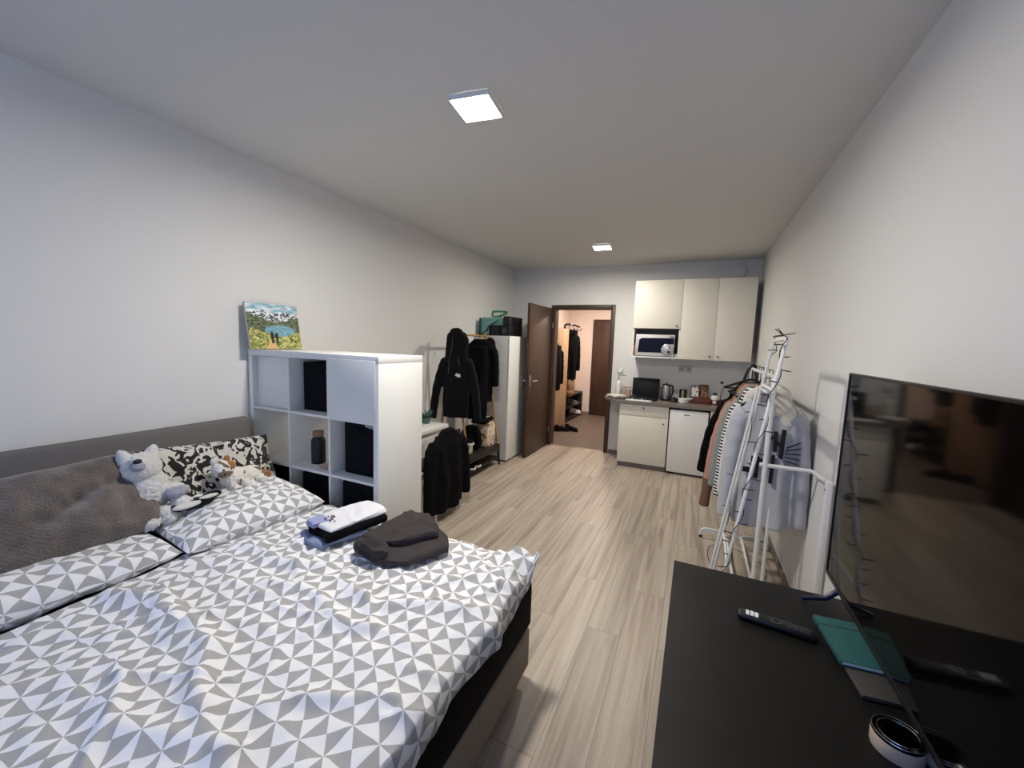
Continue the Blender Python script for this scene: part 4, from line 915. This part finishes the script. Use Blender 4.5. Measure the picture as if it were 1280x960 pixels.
# ------------------------------------------------------------------ left side behind the shelf unit
dt = thing('side_table', 'white table behind the shelf unit, mostly hidden', 'table', (.26, 1.05, 0))
part('table_top', bx((.02, .46, .705), (.50, 1.65, .742), .003), M_white, dt)
for x in (.04, .44):
    for y in (.49, 1.58): part('leg', bx((x, y, 0), (x+.04, y+.04, .7045), .003), M_white, dt)
part('drawer_front', bx((.455, .54, .60), (.475, 1.57, .704), .002), M_white, dt)
pp = thing('potted_plant', 'small green plant on the white table behind the shelf unit', 'plant', (.30, 1.55, .742))
part('pot', B().lathe([(0, 0), (.035, 0), (.045, .06), (.041, .06), (.038, .05), (0, .05)], (.30, 1.55, .7425), 24), mat('teal glass pot', (70, 104, 98), .3), pp)
b = B(); rp = random.Random(3)
for k in range(46):
    a = rp.uniform(0, 2*PI); e = rp.uniform(.15, 1.35); L = rp.uniform(.06, .12); p0 = V((.30+rp.uniform(-.02, .02), 1.55+rp.uniform(-.02, .02), .79)); d = V((math.cos(a)*math.cos(e), math.sin(a)*math.cos(e), math.sin(e))); sd_ = d.cross(V((0, 0, 1))).normalized()*.014
    q = [b.bm.verts.new(x) for x in (p0, p0+d*L*.5+sd_, p0+d*L-V((0, 0, .012)), p0+d*L*.5-sd_)]; b.bm.faces.new(q)
part('foliage', b, mat('blue green leaf', (74, 112, 92), .6), pp, solid=.001)
# chair with a coat over its back
ch = thing('chair', 'white-legged chair with a black coat over it, by the white table', 'chair', (.66, 1.28, 0))
part('seat', bx((.42, 1.06, .43), (.80, 1.48, .465), .012), M_black, ch)
part('backrest', B().box((.735, 1.08, .56), (.765, 1.46, .76), .012), M_black, ch)
for x in (.45, .755):
    for y in (1.09, 1.42): part('leg', B().tube([(x, y, 0), (x, y, .43 if x < .7 else .60)], .013, 12), M_white2, ch, label='white leg')
def coat(name, label, cx, cy, ztop, yaw, halfw, length, sleeve, seed, m, group=None, thick=.06, **k):
    t = thing(name, label, 'coat', (cx, cy, ztop-length), group)
    part('coat_body', garment(B(), halfw, length, thick, sleeve, seed, **k).xf(Matrix.Translation((cx, cy, ztop)) @ Matrix.Rotation(yaw, 4, 'Z')), m, t, remesh=.010)
    return t
coat('coat', 'long black coat draped over the chair by the white table', .765, 1.24, .80, PI/2, .245, .72, .58, 21, M_blackcloth, None, .055, sl_out=.05, drop=.085, flare=1.0)
# bamboo coat stand
cs = thing('coat_stand', 'bamboo coat stand with black shoe bench along the wall', 'coat stand', (.26, 2.5, 0))
for y in (2.11, 2.86):
    part('pole', B().tube([(.24, y, 1.69), (.035, y, .02)], .013, 12), M_bamboo, cs); part('pole', B().tube([(.215, y+.012, 1.69), (.452, y+.012, .26)], .013, 12), M_bamboo, cs)
part('top_rail', B().tube([(.228, 2.06, 1.64), (.228, 2.90, 1.64)], .012, 12), M_bamboo, cs)
part('bench_shelf', bx((.09, 2.10, .245), (.465, 2.87, .27), .003), M_darkwood, cs); part('bench_shelf', bx((.06, 2.10, .085), (.475, 2.87, .105), .003), M_darkwood, cs)
part('front_rail', bx((.465, 2.10, .20), (.485, 2.87, .27), .003), M_darkwood, cs)
for y in (2.10, 2.855):
    part('leg', B().tube([(.452, y+.01, .27), (.485, y+.01, 0)], .014, 12), M_black, cs, label='black front leg')
for y, z in ((2.25, 1.6), (2.6, 1.6), (2.84, 1.6)): part('hook', B().tube(bez([(.24, y, z+.04), (.29, y, z+.02), (.31, y, z+.05)], 5), .006, 8), M_bamboo, cs)
gj = 'dark clothes on the coat stand'
j1 = coat('jacket', 'black hooded jacket with small white emblem on the coat stand', .345, 2.02, 1.665, .35, .150, .93, .68, 31, M_blackknit, gj, .06, sl_out=.10, drop=.27, sl_r=.056, neck=.08)
b = B(); b.ell((.335, 2.03, 1.625), (.085, .065, .085)); b.ell((.395, 2.035, 1.565), (.085, .06, .08)); b.ell((.30, 2.05, 1.66), (.06, .06, .05)); part('hood', b, M_blackknit, j1, remesh=.009)
def onfront(u, z, dpt=.066):   # point on the front of the jacket, u across
    a = .35; return V((.345+u*math.cos(a)+dpt*math.sin(a), 2.02+u*math.sin(a)-dpt*math.cos(a), z))
b = B(); b.tube(bez([onfront(-.03, 1.60, .085), onfront(-.035, 1.50, .08), onfront(-.06, 1.38, .08), onfront(-.07, 1.22, .08)], 6), .0028, 6); b.tube(bez([onfront(.03, 1.40, .08), onfront(.05, 1.30, .08)], 4), .0022, 6)
part('drawstring', b, mat('grey piping', (78, 78, 84), .8), j1, label='grey piping')
b = B(); e0 = onfront(.035, 1.20, .076)
for (du, dz, a) in ((-.020, .006, .5), (-.008, -.008, -.5), (.006, .0, .4), (.018, -.006, -.2)):
    p = onfront(.035+du, 1.205+dz, .077); b.box(p-V((.006, .006, .016)), p+V((.006, .006, .016)), .001, roty(a))
part('emblem', b, M_white2, j1, label='white emblem')
j2 = coat('jacket', 'plain black jacket in the middle of the coat stand', 0.33, 2.56, 1.60, .55, .17, .76, .5, 33, M_blackcloth, gj, .05, sl_out=.02, drop=.07)
j3 = coat('jacket', 'narrow black coat hanging low between two jackets on the stand', 0.40, 2.40, 1.52, .5, .12, .86, 0, 35, M_blackcloth, gj, .045, drop=.06)
cp = thing('cap', 'black cap with hanging strap on the kitchen end of the coat stand', 'cap', (.31, 2.84, 1.40), gj)
b = B(); b.ell((.315, 2.84, 1.53), (.07, .075, .095)); b.ell((.33, 2.83, 1.46), (.05, .045, .08)); part('crown', b, M_blackcloth, cp, remesh=.008); part('strap', B().box((.305, 2.80, 1.30), (.345, 2.845, 1.42), .01), M_blackcloth, cp)
# things on the bench
pb = thing('paper_bag', 'printed cream paper bag standing on the shoe bench', 'bag', (.36, 2.70, .271))
b = B(); b.box((.27, 2.60, .272), (.44, 2.81, .56), .006); part('bag_body', b, spotted_mat('printed bag paper', (214, 196, 172), (120, 84, 60), 9, .52, 'Object', dist=2), pb); part('handle', B().tube(bez([(.38, 2.63, .56), (.38, 2.66, .63), (.38, 2.75, .63), (.38, 2.78, .56)], 5), .005, 8), mat('cream cord', (206, 196, 178), .8), pb)
b = B(); b.ell((.34, 2.66, .59), (.09, .15, .035), rotz(.2)); b.ell((.36, 2.80, .60), (.05, .06, .03)); b.ell((.30, 2.56, .60), (.06, .08, .03)); single('scarf', b, M_blackcloth, 'black scarf lying across the printed paper bag', 'scarf', remesh=.008)
bk = thing('backpack', 'black backpack on the shoe bench beside the paper bag', 'backpack', (.30, 2.46, .271)); b = B(); b.ell((.29, 2.46, .42), (.13, .12, .15)); b.ell((.36, 2.46, .37), (.07, .09, .09)); part('bag_body', b, M_blackcloth, bk, remesh=.01); part('strap', B().tube(bez([(.36, 2.40, .52), (.42, 2.39, .45), (.40, 2.40, .33)], 5), .012, 8), M_blackcloth, bk)
single('shoe_box', bx((.12, 2.14, .272), (.40, 2.32, .39), .004), mat('cream carton', (206, 198, 184), .7), 'cream shoe box on the near end of the shoe bench', 'box')
wb_ = thing('white_carton', 'flat white carton lid sticking out below the hooded jacket', 'carton', (.26, 2.28, .60)) if False else None
def shoe(x, y, z, yaw, m, sole, label, group, s=1.0):
    t = thing('shoe', label, 'shoe', (x, y, z), group); A = Matrix.Translation((x, y, z)) @ Matrix.Rotation(yaw, 4, 'Z') @ Matrix.Scale(s, 4)
    b = B(); b.ell((.06, 0, .035), (.07, .042, .032)); b.ell((-.05, 0, .045), (.065, .037, .040)); b.ell((-.07, 0, .075), (.04, .033, .03)); b.ell((0, 0, .045), (.07, .038, .034)); part('upper', b.xf(A), m, t, remesh=.006*s)
    b = B(); b.poly([(-.115, -.02), (-.10, -.036), (0, -.038), (.08, -.046), (.125, -.03), (.137, 0), (.125, .03), (.08, .046), (0, .038), (-.10, .036), (-.115, .02)], .0005, .020); part('sole', b.xf(A), sole, t); b = B(); b.box((-.01, -.022, .070), (.04, .022, .078), .003, roty(.35)); part('laces', b.xf(A), sole, t)
    return t
M_sole = mat('white sole', (222, 220, 214), .6); M_bsole = mat('black sole', (28, 27, 27), .7)
shoe(.33, 2.20, .3905, .4, M_blackcloth, M_sole, 'black trainer with white sole on top of the cream shoe box', 'shoes at the coat stand')
shoe(.36, 2.22, .1055, .1, M_blackcloth, M_sole, 'black trainer on the lower bench shelf, near end', 'shoes at the coat stand')
shoe(.36, 2.34, .1055, .1, M_blackcloth, M_sole, 'black trainer on the lower bench shelf, second from the near end', 'shoes at the coat stand')
# white tall cabinet and what stands on it
wd = thing('tall_cabinet', 'tall narrow white cabinet between coat stand and open door', 'cabinet', (.26, 3.3, 0))
cy0, cy1, cz1 = 2.985, 3.62, 1.652
part('cabinet_body', bx((.012, cy0, .02), (.50, cy1, cz1), .004), mat('shaded white cabinet', (206, 206, 206), .45), wd); part('door', bx((.502, cy0, .02), (.522, cy1, cz1), .003), M_white2, wd); part('plinth', bx((.03, cy0+.01, 0), (.51, cy1-.01, .0195)), M_black, wd); part('handle', B().tube([(.545, 3.40, .96), (.545, 3.40, 1.12)], .007, 10), M_steel, part('handle_post', B().tube([(.522, 3.40, .97), (.546, 3.40, .97)], .005, 8).tube([(.522, 3.40, 1.11), (.546, 3.40, 1.11)], .005, 8), M_steel, wd))  # white body coloured greyer than the lit door: shade painted into its colour
zt = cz1+.001
sbag = thing('cool_bag', 'turquoise bag with dark strap on top of the tall cabinet', 'bag', (.22, 3.2, zt))
part('bag_body', bx((.06, 3.02, zt), (.40, 3.34, zt+.24), .03), mat('turquoise cloth', (120, 168, 160), .8, bump=.2), sbag); part('strap', B().tube(bez([(.09, 3.012, zt+.02), (.16, 3.012, zt+.06), (.20, 3.012, zt+.12), (.30, 3.012, zt+.18), (.36, 3.05, zt+.25)], 6), .008, 8), mat('dark green strap', (34, 66, 60), .7), sbag, label='dark green strap'); part('side_trim', B().box((.055, 3.010, zt), (.078, 3.018, zt+.23), .003), mat('dark green strap', (34, 66, 60), .7), sbag)
b = B(); z_ = zt+.242; b.tube(bez([(.20, 3.10, z_+.01), (.205, 3.10, z_+.06), (.23, 3.10, z_+.075), (.40, 3.12, z_+.07), (.37, 3.12, z_+.04), (.28, 3.11, z_+.012), (.21, 3.10, z_+.008)], 5), .013, 8); single('green_handle', b, mat('green plastic', (52, 130, 84), .4), 'green plastic carrying hook on top of the turquoise bag', 'hook')
bs = thing('black_crate', 'black crate with two dark openings on the tall cabinet', 'crate', (.33, 3.3, zt)); b = B(); cx0, cx1, cya, cyb, ch_ = .405, .495, 2.995, 3.30, .15
cx0, cx1, cya, cyb = .24, .50, 2.992, 3.012
b.box((.215, 2.990, zt), (.225, 3.010, zt+.135)).box((.355, 2.990, zt), (.362, 3.010, zt+.135)).box((.49, 2.990, zt), (.50, 3.010, zt+.135)).box((.225, 2.990, zt), (.49, 3.010, zt+.01)).box((.225, 2.990, zt+.125), (.49, 3.010, zt+.135)).box((.225, 3.0095, zt+.01), (.49, 3.012, zt+.125))
part('crate_front', b, M_black, bs); part('crate_body', bx((.41, 3.0125, zt), (.50, 3.42, zt+.135), .004), M_black, bs)
part('dial', B().lathe([(0, 0), (.035, 0), (.033, -.006), (0, -.007)], (.43, 3.0094, zt+.065), 28, 'y'), mat('grey dial', (72, 74, 76), .4), bs, label='grey round dial')
single('black_box', bx((.33, 3.345, zt), (.405, 3.58, zt+.24), .004), M_black, 'black carton standing behind the crate on the tall cabinet', 'box')
single('black_case', bx((.415, 2.992, zt+.136), (.50, 3.42, zt+.25), .006), mat('black case', (22, 23, 25), .3), 'glossy black case on top of the black crate', 'case')

# ------------------------------------------------------------------ hallway things
hw = thing('hall_wardrobe', 'pine hallway wardrobe seen through the doorway', 'wardrobe', (.23, 5.35, 0))
part('body', bx((.012, 4.9, .02), (.43, 5.80, 1.86), .004), M_pine, hw); part('door', bx((.431, 4.905, .03), (.452, 5.345, 1.855), .003), M_pine, hw); part('door', bx((.431, 5.355, .03), (.452, 5.797, 1.855), .003), M_pine, hw); part('plinth', bx((.03, 4.92, 0), (.43, 5.78, .0195)), M_darkwood, hw)
hr = thing('coat_rack', 'black hook rack on the pine wardrobe end in the hallway', 'coat rack', (.40, 5.9, 1.84))
b = B(); b.tube(bez([(.38, 5.74, 1.872), (.40, 5.72, 1.94), (.50, 5.78, 1.95), (.56, 5.9, 1.93), (.60, 5.98, 1.91)], 6), .018, 8); part('rail', b, M_black, hr)
for k in range(3): part('hook', B().tube(bez([(.46+.05*k, 5.76+.07*k, 1.93), (.49+.05*k, 5.75+.07*k, 1.87), (.54+.05*k, 5.75+.07*k, 1.84), (.57+.05*k, 5.75+.07*k, 1.88)], 5), .008, 6), M_black, hr)
coat('coat', 'long black coat hanging beside the pine wardrobe in the hallway', .46, 6.02, 1.86, .5, .11, .98, .7, 41, M_blackcloth, 'hallway coats', .06, sl_out=.03, drop=.10, sl_r=.05)
part('door_hook', B().tube(bez([(.455, 4.98, 1.60), (.49, 4.98, 1.57), (.52, 4.98, 1.56), (.53, 4.98, 1.585)], 5), .006, 8), M_black, hw)
coat('coat', 'black coat hanging on the pine wardrobe door next to the doorway', .52, 4.98, 1.55, PI/2, .14, .78, .6, 43, M_blackcloth, 'hallway coats', .045, sl_out=.02, drop=.08)
single('tan_bag', B().ell((.45, 6.05, .74), (.09, .12, .19)).ell((.44, 6.05, .62), (.10, .13, .10)), mat('tan cloth', (132, 104, 74), .8), 'tan bag hanging under the black hallway coat', 'bag', remesh=.012)
sr = thing('shoe_rack', 'dark open shoe rack at the end of the hallway', 'shoe rack', (.22, 6.55, 0))
for y in (5.90, 7.18): part('side_panel', bx((.03, y, 0), (.41, y+.03, .53), .003), M_darkwood, sr)
for z in (.03, .27, .505): part('shelf', bx((.03, 5.93, z), (.41, 7.18, z+.024), .003), M_darkwood, sr)
shoe(.30, 7.0, .0555, .0, mat('white leather', (214, 210, 204), .6), M_sole, 'white trainer on the bottom of the hallway shoe rack', 'shoes in the hallway', 1.1)
shoe(.30, 6.75, .2955, .0, mat('grey leather', (92, 84, 80), .6), mat('grey sole', (120, 112, 106), .6), 'dark grey trainer on the middle of the hallway shoe rack', 'shoes in the hallway', 1.1)
shoe(.56, 5.22, .0, .5, M_blackcloth, M_bsole, 'black shoe on the hallway floor, toe towards the wardrobe', 'shoes in the hallway', 1.15)
shoe(.70, 5.36, .0, -.3, M_blackcloth, M_bsole, 'black shoe on the hallway floor, further from the wardrobe', 'shoes in the hallway', 1.15)

# ------------------------------------------------------------------ light
wd_ = bpy.data.worlds.new('dusk sky'); S.world = wd_; wd_.use_nodes = True
bg = wd_.node_tree.nodes['Background']; bg.inputs['Color'].default_value = (.32, .50, 1.0, 1); bg.inputs['Strength'].default_value = 2.1
pl = bpy.data.lights.new('window portal', 'AREA'); pl.shape = 'RECTANGLE'; pl.size = wx1-wx0; pl.size_y = wz1-wz0; pl.cycles.is_portal = True
po = bpy.data.objects.new('window_portal', pl); COL.objects.link(po); po.location = (mx_, N0-.10, (wz0+wz1)/2); po.rotation_euler = (PI/2, 0, PI)
hl = bpy.data.lights.new('hall lamp', 'AREA'); hl.size = .2; hl.energy = 62; hl.color = (1, .83, .71)
ho = bpy.data.objects.new('hall_lamp', hl); COL.objects.link(ho); ho.location = (1.1, 5.9, H-.08)

# ------------------------------------------------------------------ camera
yaw, pitch, roll, F = -.428, -.103, .034, 502.4
cy, sy, cp_, sp_ = math.cos(yaw), math.sin(yaw), math.cos(pitch), math.sin(pitch)
f = V((sy*cp_, cy*cp_, sp_)); r = V((cy, -sy, 0)); u = r.cross(f)
r2, u2 = r*math.cos(roll)+u*math.sin(roll), -r*math.sin(roll)+u*math.cos(roll)
cam = bpy.data.cameras.new('camera'); co = bpy.data.objects.new('camera', cam); COL.objects.link(co)
cam.sensor_width = 36; cam.sensor_fit = 'HORIZONTAL'; cam.lens = F/1280*36; cam.clip_start = .02
co.matrix_world = Matrix(((r2.x, u2.x, -f.x, 2.705), (r2.y, u2.y, -f.y, -1.689), (r2.z, u2.z, -f.z, 1.572), (0, 0, 0, 1)))
S.camera = co
S.view_settings.view_transform = 'Standard'; S.view_settings.look = 'None'; S.view_settings.gamma = 1; S.view_settings.use_curve_mapping = False
S.view_settings.exposure = 0
